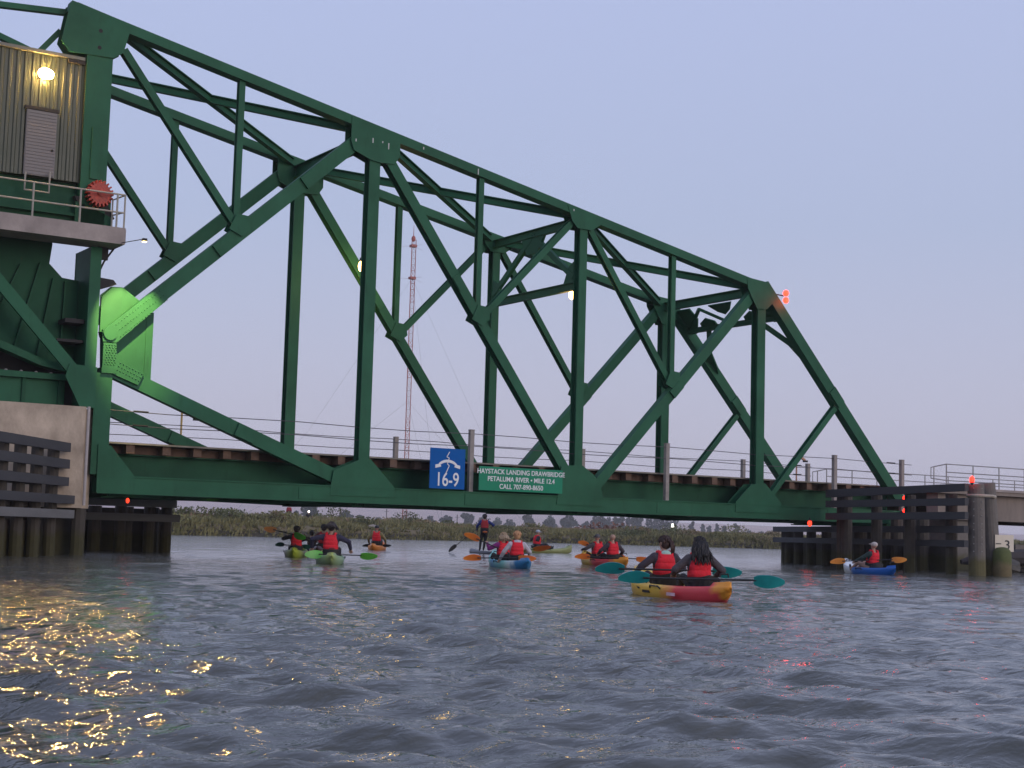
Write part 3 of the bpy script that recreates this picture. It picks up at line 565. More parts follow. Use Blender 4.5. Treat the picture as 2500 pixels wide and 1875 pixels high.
# ================================================================== CONCRETE PIER, TOWER, PLATFORM, CONTROL HOUSE
pier = MB(); c = .06; pr = [(-14, -.6), (-.82 - c, -.6), (-.82, -.6 + c), (-.82, .3), (-.42, .3), (-.34, .38), (-.34, 7.2), (-14, 7.2)]
pier.add([(x, y, 1.32) for x, y in pr] + [(x, y, 4.15) for x, y in pr], [tuple(range(len(pr) - 1, -1, -1)), tuple(range(len(pr), 2 * len(pr)))] + [(i, (i + 1) % len(pr), (i + 1) % len(pr) + len(pr), i + len(pr)) for i in range(len(pr))])
pobj = put('concrete_pier', pier, CONC, label='stained concrete pier under the steel tower of the drawbridge', cat='pier')
m_ = MB(); m_.box((-14, .2, -1.5), (-.6, 7.0, 1.318)); put('dark_footing', m_, PILE_T, pobj)
for x in np.arange(-6.5, -.7, .95): m_ = MB(); m_.tube([(x, -.25, -1.2), (x, -.25, 1.318)], .2, 10); put('support_pile', m_, PILE_T, pobj)
m_ = MB(); m_.tube([(-.76, -.56, 1.4), (-.76, -.56, 4.16)], .045, 8); put('conduit_pipe', m_, pm('pale_pipe', (.42, .38, .36), .6), pobj)
tower = root('bascule_tower', (-2.0, .5, 4.15), 'green riveted steel tower and rolling girder on the concrete pier', 'tower')
m_ = MB(); m_.box((-1.2, .0, 9.34), (-.45, .05, 14.36)); m_.box((-1.2, .9, 9.34), (-.45, .95, 14.36)); m_.box((-1.19, .054, 9.34), (-1.14, .896, 14.36)); m_.box((-.51, .054, 9.34), (-.46, .896, 14.36)); put('column', m_, GREEN, tower)
m_ = MB(); m_.box((-.95, -.06, 10.75), (-.72, -.004, 12.25)); put('cover_plate', m_, GREEN, tower)
m_ = MB(); m_.box((-.78, .0, 4.16), (-.46, .04, 8.8)); m_.box((-.78, 1.46, 4.16), (-.46, 1.50, 8.8)); m_.box((-.77, .044, 4.16), (-.73, 1.456, 8.8)); put('column', m_, GREEN, tower)
m_ = MB(); m_.plate([(-1.32, 5.02), (-1.22, 5.38), (-.43, 5.34), (-.43, 4.17), (-.86, 4.17)], -.04, -.004); put('base_gusset', m_, GREEN, tower)
m_ = MB(); m_.beam((-6.6, .06, 11.0), (-1.08, .06, 5.2), .12, .34, (0, 1, 0)); put('diagonal_brace', m_, GREEN, tower)
seg = [(-.45, 7.9), (-1.3, 7.94), (-1.72, 8.34), (-1.66, 8.87), (-14, 8.87), (-14, 9.5)]
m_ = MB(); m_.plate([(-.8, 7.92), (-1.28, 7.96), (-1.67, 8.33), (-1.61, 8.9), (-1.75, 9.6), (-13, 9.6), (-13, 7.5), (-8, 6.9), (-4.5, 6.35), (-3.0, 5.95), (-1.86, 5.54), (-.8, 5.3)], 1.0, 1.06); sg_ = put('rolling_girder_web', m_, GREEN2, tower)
m_ = MB(); pth = [(-13, 7.4), (-8, 6.8), (-4.5, 6.22), (-3.0, 5.82), (-1.86, 5.42), (-.5, 5.18)]
for i in range(len(pth) - 1): m_.beam((pth[i][0], .75, pth[i][1]), (pth[i + 1][0], .75, pth[i + 1][1]), .5, .2, (0, 1, 0))
put('curved_flange', m_, GREEN, tower)
for xa, za, xb, zb in ((-3.35, 6.05, -2.5, 8.2), (-2.55, 5.8, -1.95, 8.3), (-1.9, 5.55, -1.55, 7.9), (-1.25, 5.45, -1.2, 7.85), (-4.4, 6.3, -3.3, 8.4), (-5.6, 6.5, -4.3, 8.5)):
    m_ = MB(); m_.beam((xa, .93, za), (xb, .93, zb), .12, .05, (0, 1, 0)); put('web_stiffener', m_, GREEN2, tower)
m_ = MB(); m_.box((-14, .58, 4.95), (-1.1, 1.0, 5.12)); m_.box((-14, .74, 4.16), (-1.1, .8, 4.94)); sill = put('sill_girder', m_, GREEN, tower)
for x in (-1.2, -2.22, -3.25, -4.3, -5.4): m_ = MB(); m_.box((x - .1, .66, 4.17), (x, .738, 4.945)); put('web_stiffener', m_, GREEN2, tower)
m_ = MB()
for x in np.arange(-7, -1.3, .42): m_.ell((x, .65, 5.13), (.05, .05, .035), 6, 4)
put('bolt_heads', m_, GALV, tower, kind='stuff')
m_ = MB(); m_.box((-1.35, .2, 6.58), (-.8, .9, 6.70)); put('bearing_block', m_, DARKM, tower); m_ = MB(); m_.box((-1.55, .2, 6.02), (-.8, .9, 6.10)); put('bearing_block', m_, DARKM, tower)
m_ = MB(); m_.plate([(-.46, 7.95), (-.05, 7.92), (.05, 7.8), (-.46, 7.6)], .1, .5); put('guard_plate', m_, DARKM, tower)
m_ = MB(); m_.box((-14, 1.6, 4.16), (-.5, 1.66, 7.2)); m_.box((-1.5, 1.0, 4.16), (-.8, 1.05, 5.4)); m_.box((-.9, 1.2, 5.4), (-.5, 1.25, 7.9)); put('dark_fill_plate', m_, DARKM, tower)  # added dark plates that close the bright gaps behind the girders
# upper rear frame
for p, q in (((-9.0, .5, 15.0), (-1.75, .5, 15.62)), ((-6.2, .55, 15.35), (-2.5, .55, 14.25)), ((-2.5, .55, 14.25), (-1.88, .55, 15.05))): m_ = MB(); m_.beam(p, q, .2, .16); put('rear_brace', m_, GREEN, tower)
# plate girder behind the railing; rear sheet added to darken the gap above
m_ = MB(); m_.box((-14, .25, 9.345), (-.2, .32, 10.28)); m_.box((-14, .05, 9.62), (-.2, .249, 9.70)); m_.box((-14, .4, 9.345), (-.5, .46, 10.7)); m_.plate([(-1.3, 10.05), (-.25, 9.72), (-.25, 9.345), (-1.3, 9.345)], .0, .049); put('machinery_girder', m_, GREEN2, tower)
m_ = MB(); m_.plate([(-1.35, 10.2), (-1.2, 9.95), (-.28, 9.7), (-.15, 9.68), (-.45, 10.2)], .0, .22); put('bearing_bracket', m_, DARKM, tower)
# platform
m_ = MB(); m_.box((-14, -.6, 8.86), (.0, .55, 9.335)); m_.box((-.02, -.55, 8.9), (.03, .5, 9.3)); plat = put('machinery_platform', m_, CONCP, label='weathered concrete platform with railing high on the bridge tower', cat='platform')
m_ = MB(); m_.tube([(-.02, .3, 8.88), (-.3, .3, 8.45), (-.42, .3, 8.15)], .03, 6); m_.box((-.5, .25, 8.5), (-.2, .35, 8.86)); put('bracket', m_, DARKM, plat)
rail_ = root('platform_railing', (-3, -.5, 9.335), 'pale steel pipe railing along the concrete platform edge', 'railing')
for x in (-6.6, -5.28, -3.96, -2.64, -1.32, -.26): m_ = MB(); m_.tube([(x, -.54, 9.3), (x, -.54, 10.32)], .03, 8); put('post', m_, CREAM_RAIL, rail_)
for zz in (9.78, 10.3): m_ = MB(); m_.tube([(-9, -.54, zz), (-.04, -.54, zz)], .026, 8); put('rail', m_, CREAM_RAIL, rail_)
m_ = MB(); m_.tube([(-.04, -.54, 9.3), (-.04, -.54, 10.32)], .026, 6); m_.tube([(-.26, -.1, 9.3), (-.26, -.1, 10.2), (-.04, -.54, 10.3)], .026, 6); m_.tube([(-.26, -.1, 9.75), (-.04, -.54, 9.8)], .022, 6); put('end_loop', m_, CREAM_RAIL, rail_)
m_ = MB(); m_.tube([(-2.78, -.1, 10.65), (-2.78, -.1, 10.15), (-2.1, -.1, 10.15), (-2.1, -.1, 10.75)], .03, 6); put('landing_bracket', m_, CREAM_RAIL, rail_)
# red pinion gear
go = root('pinion_gear', (-.7, -.2, 9.9), 'red painted toothed pinion gear on the tower above the platform', 'gear'); nT = 20; pts = []
for k in range(nT):
    for da, rr in ((-.30, .30), (-.17, .385), (.17, .385), (.30, .30)): a = 2 * math.pi * (k + da) / nT; pts.append((-.7 + rr * math.cos(a), 10.3 + rr * math.sin(a)))
m_ = MB(); m_.plate(pts, -.34, -.08); put('toothed_wheel', m_, REDGEAR, go); m_ = MB(); m_.tube([(-.7, -.4, 10.3), (-.7, .0, 10.3)], .09, 12); put('shaft', m_, REDGEAR, go)
# control house with corrugated siding
house = root('control_house', (-5, 2, 10.62), 'olive corrugated metal bridge control house beside the tower', 'house'); m_ = MB()
xs_ = []; x = -1.08; k = 0; prof = []
while x > -12: prof += [(x, 0), (x - .07, 0), (x - .1, .03), (x - .19, .03)]; x -= .22
vs = [(px_, .12 + dy, 10.62) for px_, dy in prof] + [(px_, .12 + dy, 14.16) for px_, dy in prof]; N_ = len(prof)
m_.add(vs, [(i + 1, i, i + N_, i + 1 + N_) for i in range(N_ - 1)]); put('corrugated_wall', m_, SIDING, house)
m_ = MB(); m_.box((-12, .18, 10.62), (-1.085, 4.5, 14.15)); put('wall_core', m_, SIDING, house); m_ = MB(); m_.box((-12.2, .02, 14.165), (-1.25, 4.7, 14.26)); put('roof', m_, pm('roof_metal', (.14, .145, .12), .6), house)
m_ = MB(); m_.box((-1.08, .02, 10.6), (-1.2, .12, 14.16)); put('corner_trim', m_, SIDING, house)
m_ = MB(); m_.box((-2.80, .06, 10.63), (-1.94, .119, 12.50)); dr = put('door', m_, DOORM, house)
for q in range(20): m_ = MB(); z0 = 10.66 + q * .092; m_.box((-2.78, .045, z0), (-1.96, .059, z0 + .07)); put('shutter_slat', m_, DOORM, dr)
m_ = MB(); m_.box((-2.86, .03, 12.505), (-1.9, .119, 12.6)); put('door_head', m_, DARKM, house); m_ = MB(); m_.ell((-2.04, .03, 11.4), .035); put('door_knob', m_, DARKM, dr)
wl = root('wall_lamp', (-2.35, .0, 13.4), 'glowing warm flood lamp on the control house wall above the door', 'lamp')
m_ = MB(); m_.box((-2.55, .0, 13.43), (-2.15, .119, 13.71)); put('lamp_housing', m_, DARKM, wl); m_ = MB(); m_.ell((-2.35, -.004, 13.57), (.215, .034, .155), 18, 10); m_.v = [(a, min(b_, -.004), c) for a, b_, c in m_.v]; put('lens', m_, em('warm_flood', (1.0, .58, .17), 2000), wl, smooth=True)
l_ = bpy.data.lights.new('lamp_spill', 'POINT'); l_.energy = 13; l_.color = (1, .72, .16); l_.shadow_soft_size = .2; lo2 = bpy.data.objects.new('lamp_spill', l_); COL.objects.link(lo2); lo2.parent = wl; lo2.location = (0, -.26, .1)
m_ = MB(); m_.box((-1.72, .03, 14.05), (-1.24, .11, 14.15)); put('vent_hood', m_, DARKM, house)
# flood lamp under the platform that lights the heel of the truss
fl = root('flood_lamp', (-.2, -.45, 8.55), 'small flood lamp hung under the concrete platform edge', 'lamp'); m_ = MB(); m_.box((.04, -2.06, 8.76), (.16, -1.94, 8.84)); m_.tube([(.1, -2.0, 8.83), (-.1, -.55, 8.90)], .012, 6); put('lamp_housing', m_, DARKM, fl)
m_ = MB(); m_.box((.05, -2.05, 8.74), (.15, -1.95, 8.758)); put('lens', m_, em('warm_white_flood', (1.0, .75, .3), 12), fl)
ld = bpy.data.lights.new('flood_beam', 'SPOT'); ld.energy = 2700; ld.color = (1.0, .78, .27); ld.spot_size = R(50); ld.spot_blend = .55; ld.shadow_soft_size = .05
lo_ = bpy.data.objects.new('flood_beam', ld); COL.objects.link(lo_); lo_.parent = fl; lo_.location = Vector((.1, -2.0, 8.72)) - Vector(WORLD[fl.name]); lo_.rotation_euler = (Vector((.55, .3, 6.45)) - Vector((.1, -2.0, 8.72))).to_track_quat('-Z', 'Y').to_euler()

# ================================================================== FENDERS, DOLPHIN, RIGHT APPROACH
def board(par, a, b_, zt0, zb0, zt1, zb1, th, mat, name='wale_board'):
    """one fender wale from plan point a to b_ with its own top and bottom heights"""
    a = Vector((*a, 0)); b_ = Vector((*b_, 0)); d = (b_ - a).normalized(); nrm = Vector((-d.y, d.x, 0)) * th; m_ = MB()
    P_ = lambda p, z, k: (p.x + nrm.x * k, p.y + nrm.y * k, z)
    m_.add([P_(a, zb0, 0), P_(b_, zb1, 0), P_(b_, zt1, 0), P_(a, zt0, 0), P_(a, zb0, 1), P_(b_, zb1, 1), P_(b_, zt1, 1), P_(a, zt0, 1)], [(0, 1, 2, 3), (7, 6, 5, 4), (0, 4, 5, 1), (1, 5, 6, 2), (2, 6, 7, 3), (3, 7, 4, 0)]); return put(name, m_, mat, par)
# left wing fender in front of the pier
lf = root('timber_fender', (-3, -3.5, 0), 'grey boarded fender on timber piles in front of the concrete pier', 'fender')
LA, LB = np.array([-8.2, -10.1]), np.array([-1.28, -.82]); dirl = (LB - LA) / np.linalg.norm(LB - LA)
for zt_, zb_, ext in ((3.10, 2.85, 0), (2.64, 2.39, 0), (2.15, 1.91, 0), (1.66, 1.43, .45), (1.26, 1.03, .45)):
    e_ = LB + dirl * ext + (0, -.12 * (ext > 0)); board(lf, LA, e_, zt_, zb_, zt_, zb_, .14, BOARD if zt_ > 1.5 else BOARD2)
for t in np.arange(.4, 11.2, 1.15):
    p = LB - dirl * t; nb = np.array([-dirl[1], dirl[0]]); p = p + nb * .33; m_ = MB(); m_.tube([(p[0], p[1], -1.2), (p[0], p[1], 3.0 if t > .8 else 2.9)], [.17, .16], 10); put('timber_pile', m_, PILE_T, lf, smooth=False)
nb = np.array([-dirl[1], dirl[0]]); a_ = LA + nb * .62; b__ = LB + nb * .62 - dirl * .5; m_ = MB(); m_.beam((*a_, .2), (*b__, .2), .16, 1.5); put('dark_fill_sheet', m_, PILE_T, lf)  # added dark sheet standing in for the shade below and behind the boards
for z in (1.45, 2.05): m_ = MB(); a_ = LA + nb * .58; b__ = LB + nb * .58 - dirl * .9; m_.beam((*a_, z), (*b__, z), .2, .3); put('dark_fill_board', m_, PILE_T, lf)  # extra boards added so the gaps between the wales stay dark
ro = root('timber_fender', (3.4, 7, 0), 'bleached boarded fender with dark piles under the bridge beside the pier', 'fender')
for zt_, zb_, x1 in ((1.745, 1.50, 4.72), (1.27, 1.02, 4.85)): board(ro, (-.3, 7.0), (x1, 7.0), zt_, zb_, zt_, zb_, .16, BOARD2)
for x in (.1, 1.5, 2.9, 3.9, 4.5): m_ = MB(); m_.tube([(x, 7.36, -1.2), (x, 7.36, 1.62)], .19, 10); put('timber_pile', m_, PILE_T, ro)
for x in (.9, 2.2, 3.3, 4.2): m_ = MB(); m_.tube([(x, 7.9, -1.2), (x, 7.9, 1.5)], .22, 10); put('timber_pile', m_, PILE_T, ro)
m_ = MB(); m_.box((3.95, 7.2, 1.60), (4.75, 7.7, 1.76)); put('cap_beam', m_, PILE_T, ro)
m_ = MB(); m_.box((-.3, 8.15, -1.), (4.62, 8.3, 1.45)); put('dark_fill_sheet', m_, PILE_T, ro)  # dark sheet filling the gaps behind the piles
# right fender
rf = root('timber_fender', (30, 0, 0), 'dark five board fender on timber piles beside the twin concrete piles', 'fender')
RA, RB1, RB2 = (26.52, -8.14), (27.3, -.80), (34.19, 9.70)
for i, (a_, b__, end) in enumerate(((3.04, 2.79, RB1), (2.56, 2.31, RB1), (2.10, 1.85, RB1), (1.64, 1.40, RB2), (1.16, .93, RB2))):
    o_ = (2.93, 2.64) if i == 0 else (a_ - .04, b__ - .04) if i < 3 else (a_ - .02, b__ - .01); board(rf, RA, end, a_, b__, o_[0], o_[1], .16, BOARD)
dv = (np.array(RB2) - np.array(RA)); L_ = np.linalg.norm(dv); dv = dv / L_; nb = np.array([-dv[1], dv[0]])
for t in (1.3, 3.4, 5.2, 6.9, 8.4): p = np.array(RA) + (np.array(RB1) - RA) / 7.4 * min(t, 7.2) + np.array([.55, .05]); m_ = MB(); m_.tube([(p[0], p[1], -1.2), (p[0], p[1], 2.72)], .2, 10); put('timber_pile', m_, PILE_T, rf)
for t in (10.4, 12.2, 14.0, 15.8, 17.4, 18.6, 19.1): p = np.array(RA) + dv * t - nb * .35; m_ = MB(); m_.tube([(p[0], p[1], -1.2), (p[0], p[1], 1.5)], .21, 10); put('timber_pile', m_, PILE_T, rf)
for t in (6.5, 7.7, 8.9, 10.1, 11.3, 12.5, 13.7): p = np.array(RA) + dv * t - nb * 1.3; m_ = MB(); m_.tube([(p[0], p[1], -1.2), (p[0], p[1], 2.2 if t < 9 else 1.5)], .24, 10); put('timber_pile', m_, PILE_T, rf)
m_ = MB(); a_ = np.array(RA) + dv * 5.5 - nb * 1.9; b__ = np.array(RA) + dv * 19.0 - nb * .9; m_.beam((a_[0], a_[1], .4), (b__[0], b__[1], .4), .2, 1.5); put('dark_fill_sheet', m_, PILE_T, rf)  # dark sheet added so the space behind the boards looks shaded
# twin concrete piles (dolphin)
do = root('pile_dolphin', (27.9, -7.8, 0), 'pair of thick round concrete piles bound by a pale band', 'dolphin')
for p0, p1, r_ in (((27.06, -7.98, 3.05), (27.35, -7.81, -1.2), .275), ((28.02, -7.62, 3.13), (28.46, -7.62, -1.2), .28), ((28.6, -6.85, 2.6), (28.75, -6.8, -1.2), .25)):
    m_ = MB(); m_.tube([p1, tuple(np.array(p1) * .3 + np.array(p0) * .7), p0], [r_ * 1.02, r_, r_], 18); put('concrete_pile', m_, PILE_C, do, smooth=False)
m_ = MB(); ring = []
for k in range(28):
    a = 2 * math.pi * k / 28; cx = 27.55 + .42 * (1 if math.cos(a) > 0 else -1) * abs(math.cos(a)) ** .15; ring.append((cx + .3 * math.cos(a), -7.80 + .16 * (1 if math.cos(a) > 0 else -1) + .32 * math.sin(a), 2.66))
m_.tube(ring + ring[:1], .055, 6, cap=False); put('band', m_, pm('pale_band', (.42, .37, .29), .8), do)
m_ = MB()
for z in (2.9, 2.45, 2.2, 1.98, 1.72, 1.52, 1.27, 1.05, .8):
    for dx in (.02, .3): m_.ell((26.78 + dx * .84 + .02, -8.09 - dx * .5, z), (.022, .022, .022), 6, 4)
put('bolt_heads', m_, GALV, do, kind='stuff')

st_ = lathe([(.05, 1.02), (.2, .99), (.3, .86), (.315, .6), (.315, -1.2)], (28.12, -8.18, -.05), 18); put('pile_stub', st_, PILE_M, smooth=True, label='short mossy pile stub below the white number board', cat='pile')
# clearance board
gv_ = np.array([.8466, -.5321]); g0 = np.array([28.10, -7.90]); 
gb = root('gauge_board', (28.5, -7.75, .85), 'cream clearance board reading 3 between the pile and the stub', 'sign'); m_ = MB(); m_.beam((*g0, 1.10), (*(g0 + gv_ * .63), 1.10), .03, .56); put('panel', m_, pm('cream_board', (.88, .76, .58), .6, .05, 4), gb)
def text_mesh(body, size, extrude=.004, align='CENTER', font_scale_x=1.0, bold=0.0):
    cu = bpy.data.curves.new('lettering', 'FONT'); cu.body = body; cu.size = size; cu.extrude = extrude; cu.align_x = align; cu.offset = bold
    to = bpy.data.objects.new('lettering', cu); COL.objects.link(to); dg = bpy.context.evaluated_depsgraph_get(); me_ = bpy.data.meshes.new_from_object(to.evaluated_get(dg)); bpy.data.objects.remove(to); bpy.data.curves.remove(cu)
    for v_ in me_.vertices: v_.co.x *= font_scale_x
    return me_
def text_on(par, body, size, pos, xdir, mat, align='CENTER', sx=1.0, bold=0.0):
    me_ = text_mesh(body, size, .004, align, sx, bold); me_.materials.clear(); me_.materials.append(mat); o = bpy.data.objects.new('lettering', me_); COL.objects.link(o)
    xd = Vector(xdir).normalized(); zd = xd.cross(Vector((0, 0, 1))); Mx = Matrix((xd, Vector((0, 0, 1)), zd)).transposed().to_4x4(); o.rotation_euler = Mx.to_euler()
    o.parent = par; o.location = Vector(pos) - Vector(WORLD[par.name]); return o
nrm_ = np.array([gv_[1], -gv_[0]]) * .022
p_ = g0 + gv_ * .41 + nrm_; text_on(gb, '3', .44, (p_[0], p_[1], .90), (*gv_, 0), BLACKM)
m_ = MB(); a_ = g0 + gv_ * .02 + nrm_; b__ = g0 + gv_ * .2 + nrm_; m_.beam((*a_, 1.08), (*b__, 1.08), .006, .03); put('tick_mark', m_, BLACKM, gb)
# red lantern on the dolphin and other navigation lights
REDL = em('red_lamp', (1.0, .009, .004), 13)
REDW = em('red_lamp_weak', (1.0, .05, .02), 2.2)
def red_lamp(p, label, stem=(0, 0, -.18), r=.085, lights=6, group=None, lm=None):
    o = root('navigation_light', (p[0], p[1], p[2] - .2), label, 'light', group); m_ = MB(); m_.ell(p, (r, r, r * 1.45), 12, 8); put('lens', m_, lm or REDL, o, smooth=True)
    m_ = MB(); q = Vector(p) + Vector(stem); m_.tube([tuple(Vector(p) + Vector(stem) * .45), tuple(q)], .03, 6); m_.ell(tuple(Vector(p) + Vector(stem) * .55), (r * .9, r * .9, .03), 10, 4); put('bracket', m_, DARKM, o)
    l_ = bpy.data.lights.new('red_glow', 'POINT'); l_.energy = lights; l_.color = (1, .05, .02); l_.shadow_soft_size = r; lo2 = bpy.data.objects.new('red_glow', l_); COL.objects.link(lo2); lo2.parent = o; off = Vector(stem).normalized() * -(r * 1.8); lo2.location = Vector(p) + off - Vector(WORLD[o.name])
red_lamp((26.62, -8.2, 3.17), 'red lantern on top of the twin concrete piles')
red_lamp((26.62, -.5, 1.66), 'red light hanging under the bottom chord near the fender', (0, 0, .2), lights=3, lm=REDW)
red_lamp((1.67, 3.0, 1.63), 'red light under the bottom chord beside the pier', (0, 0, .2), .055, .6, lm=REDW)
red_lamp((31.2, -.9, 2.76), 'upper red light seen between the fender boards', (0, 0, -.15), .06, 2); red_lamp((31.2, -.9, 2.26), 'lower red light seen between the fender boards', (0, 0, -.15), .06, 2)
o = root('navigation_light', (25.3, 0, 10.0), 'pair of red lamps on a bracket at the top of the end post', 'light'); m_ = MB(); m_.tube([(25.25, .1, 10.25), (25.6, -.05, 10.2)], .025, 6); put('bracket', m_, DARKM, o)
for dz in (.14, -.13): m_ = MB(); m_.ell((25.72, -.05, 10.17 + dz), (.11, .11, .12), 12, 8); put('lens', m_, em('red_lamp_bright', (1., .014, .006), 14), o, smooth=True)
l_ = bpy.data.lights.new('red_glow', 'POINT'); l_.energy = 28; l_.color = (1, .05, .02); l_.shadow_soft_size = .15; lo2 = bpy.data.objects.new('red_glow', l_); COL.objects.link(lo2); lo2.parent = o; lo2.location = Vector((25.72, -.3, 9.95)) - Vector((25.3, 0, 10.0))
# hanging bulbs
for p, lab in (((10.12, 4.6, 10.12), 'lit warm bulb hanging beside the first tall vertical'), ((16.95, 1.5, 9.5), 'lit warm bulb hanging under the sway strut')):
    o = root('hanging_bulb', (p[0], p[1], p[2] - .2), lab, 'lamp'); m_ = MB(); m_.ell(p, (.105, .105, .19), 12, 8); put('lens', m_, em('warm_bulb', (1., .58, .20), 16), o, smooth=True); m_ = MB(); m_.tube([(p[0], p[1], p[2] + .18), (p[0], p[1], p[2] + .3)], [.08, .06], 8); m_.tube([(p[0], p[1], p[2] + .3), (p[0], p[1], zt(p[0]) - .7 if p[1] > 2 else p[2] + .45)], .02, 6); put('holder', m_, DARKM, o)
    l_ = bpy.data.lights.new('bulb_glow', 'POINT'); l_.energy = 120 if p[1] > 2 else 40; l_.color = (1, .60, .14); l_.shadow_soft_size = .32; lo2 = bpy.data.objects.new('bulb_glow', l_); COL.objects.link(lo2); lo2.parent = o; lo2.location = (0, .1, -.08)
# approach viaduct
via = root('approach_viaduct', (40, 2, 0), 'pale concrete railway viaduct meeting the drawbridge', 'viaduct'); m_ = MB(); m_.box((33.2, -.9, 3.05), (75, 6.8, 3.2)); put('deck_slab', m_, CONC_PILE, via)
for y in (-.6, 5.9): m_ = MB(); m_.box((33.4, y, 2.02), (75, y + .6, 3.05)); put('girder', m_, CONC_PILE, via)
m_ = MB(); m_.box((33.2, -.95, 3.2), (75, -.75, 3.3)); put('kerb', m_, CONCP, via)
for x in (34.2, 52, 70): m_ = MB(); m_.box((x, -.4, -1), (x + 1.4, 6.2, 2.0)); put('pier_wall', m_, PILE_C, via)
m_ = MB(); m_.box((38.6, -.1, -1), (42, 6.5, 1.1)); put('footing', m_, PILE_C, via)
for nm, y, x0, lab in (('near', -.85, 33.6, 'long pipe railing on the viaduct nearest the river viewer'), ('far', 6.7, 34.4, 'pipe railing on the far side of the viaduct')):
    o = root('viaduct_railing', (x0, y, 3.2), lab, 'railing')
    for k, x in enumerate(np.arange(x0, 60, 1.55)): m_ = MB(); m_.tube([(x, y, 3.2), (x, y, 4.22)], .025, 6); put('post', m_, GALV, o)
    for z in (3.55, 3.88, 4.2): m_ = MB(); m_.tube([(x0, y, z), (60, y, z)], .022, 6); put('rail', m_, GALV, o)
    m_ = MB(); m_.tube([(x0, y, 4.2), (x0 - .55, y + .3, 4.05), (x0 - .55, y + .3, 3.62), (x0, y, 3.55)], .024, 6); m_.tube([(x0 + .5, y + 1.1, 3.2), (x0 + .5, y + 1.1, 4.15), (x0, y, 4.2)], .024, 6); put('end_loop', m_, GALV, o)
# rocks along the abutment
rg = np.random.default_rng(4); ROCK = pm('wet_rock', (.085, .075, .06), .85, .35, 3, .5, 8)
bl = sorted([(33.5 + rg.uniform(0, 7.5), -3.3 + rg.uniform(-.8, 1.6), rg.uniform(.35, .75)) for k in range(9)], key=lambda q: (q[0] - CAM[0]) / (q[1] - CAM[1]))
for k, (x, y, r_) in enumerate(bl):
    m_ = MB(); m_.ell((x, y, .1 + rg.uniform(-.1, .25)), (r_ * 1.2, r_, r_ * .75), 9, 6)
    m_.v = [tuple(np.array(v_) + np.array(mnoise.noise_vector(Vector(v_) * 1.7)) * r_ * .35) for v_ in m_.v]; put('boulder', m_, ROCK, label='%s dark wet boulder at the viaduct foot, counted from the concrete piles' % ORD[k], cat='boulder', group='boulders at the viaduct foot')
m_ = MB(); m_.tube([(33.6, -1.6, .35), (34.6, -2.0, .55), (36.6, -2.8, .6), (38, -3.2, .3)], [.1, .3, .34, .2], 8); put('drift_log', m_, pm('wet_log', (.05, .042, .04), .8), label='dark drift log on the water behind the concrete piles', cat='log')

# ================================================================== WIRE FENCES, SIGNS, POST LAMPS
for y, xs_, lab, zs_ in ((.2, (12.2, 20.35, 28.54, 32.2), 'wire fence with grey posts along the viewer side of the span', (4.17, 3.765)), (WF + .2, (12.45, 20.7, 28.9, 32.55), 'wire fence with grey posts along the far side of the span', (4.22, 3.83))):
    o = root('wire_fence', (16, y, 2.29), lab, 'fence')
    for x in xs_: m_ = MB(); m_.box((x - .075, y - .075, 2.29), (x + .075, y + .075, 4.31)); m_.box((x - .08, y - .08, 4.31), (x + .08, y + .08, 4.33)); put('post', m_, POSTM, o)
    for z in zs_:
        pth = [(-.2 + k * 2.06, y, z - .03 * math.sin(k * 1.7)) for k in range(17)]; m_ = MB(); m_.tube(pth, .013, 5); put('wire', m_, WIREM, o)
        for x in (xs_[-1] - .6, 1.0): m_ = MB(); m_.tube([(x - .22, y, z), (x + .22, y, z)], .03, 6); put('turnbuckle', m_, DARKM, o)
m_ = MB()
WHITE_T = pm('white_sign_paint', (.78, .78, .76), .6, .04, 6)
bs = root('telephone_sign', (11.1, -.2, 2.33), 'blue sign with white telephone handset reading 16-9', 'sign'); m_ = MB(); m_.box((10.47, -.17, 2.335), (11.77, -.14, 3.635)); put('panel', m_, pm('blue_sign_paint', (.008, .105, .36), .75, .06, 5, spec=.12), bs)
text_on(bs, '16-9', .62, (11.12, -.176, 2.43), (1, 0, 0), WHITE_T, sx=.78, bold=.006)
m_ = MB(); arc = []
for k in range(13): a = R(150 - 120 * k / 12); arc.append((11.12 + .40 * math.cos(a), 2.93 + .30 * math.sin(a)))
poly = [(x, z + .045) for x, z in arc] + [(x, z - .045) for x, z in arc[::-1]]; m_.plate(poly, -.184, -.172)
for sx in (-1, 1): m_.plate([(11.12 + sx * .46, 3.10), (11.12 + sx * .27, 3.13), (11.12 + sx * .25, 3.04), (11.12 + sx * .46, 2.99)], -.186, -.172)
put('handset_symbol', m_, WHITE_T, bs)
m_ = MB(); bolt = [(11.17, 3.53), (11.07, 3.36), (11.16, 3.33), (11.10, 3.13), (11.17, 3.08), (11.05, 2.83)]
for i in range(len(bolt) - 1): m_.beam((bolt[i][0], -.190, bolt[i][1]), (bolt[i + 1][0], -.190, bolt[i + 1][1]), .006, .028, (0, 1, 0))
put('lightning_symbol', m_, WHITE_T, bs)
gs = root('bridge_name_sign', (14, -.2, 2.33), 'green sign with white lettering naming the drawbridge', 'sign'); m_ = MB(); m_.box((12.32, -.17, 2.345), (15.62, -.14, 3.13)); put('panel', m_, pm('green_sign_paint', (.03, .25, .135), .75, .05, 5, spec=.12), gs)
for tx, z, sz in (('HAYSTACK LANDING DRAWBRIDGE', 2.90, .225), ('PETALUMA RIVER \u2022 MILE 12.4', 2.66, .225), ('CALL 707-890-8650', 2.42, .225)): text_on(gs, tx, sz, (13.97, -.176, z), (1, 0, 0), WHITE_T, sx=.93 if sz else 1, bold=.003)
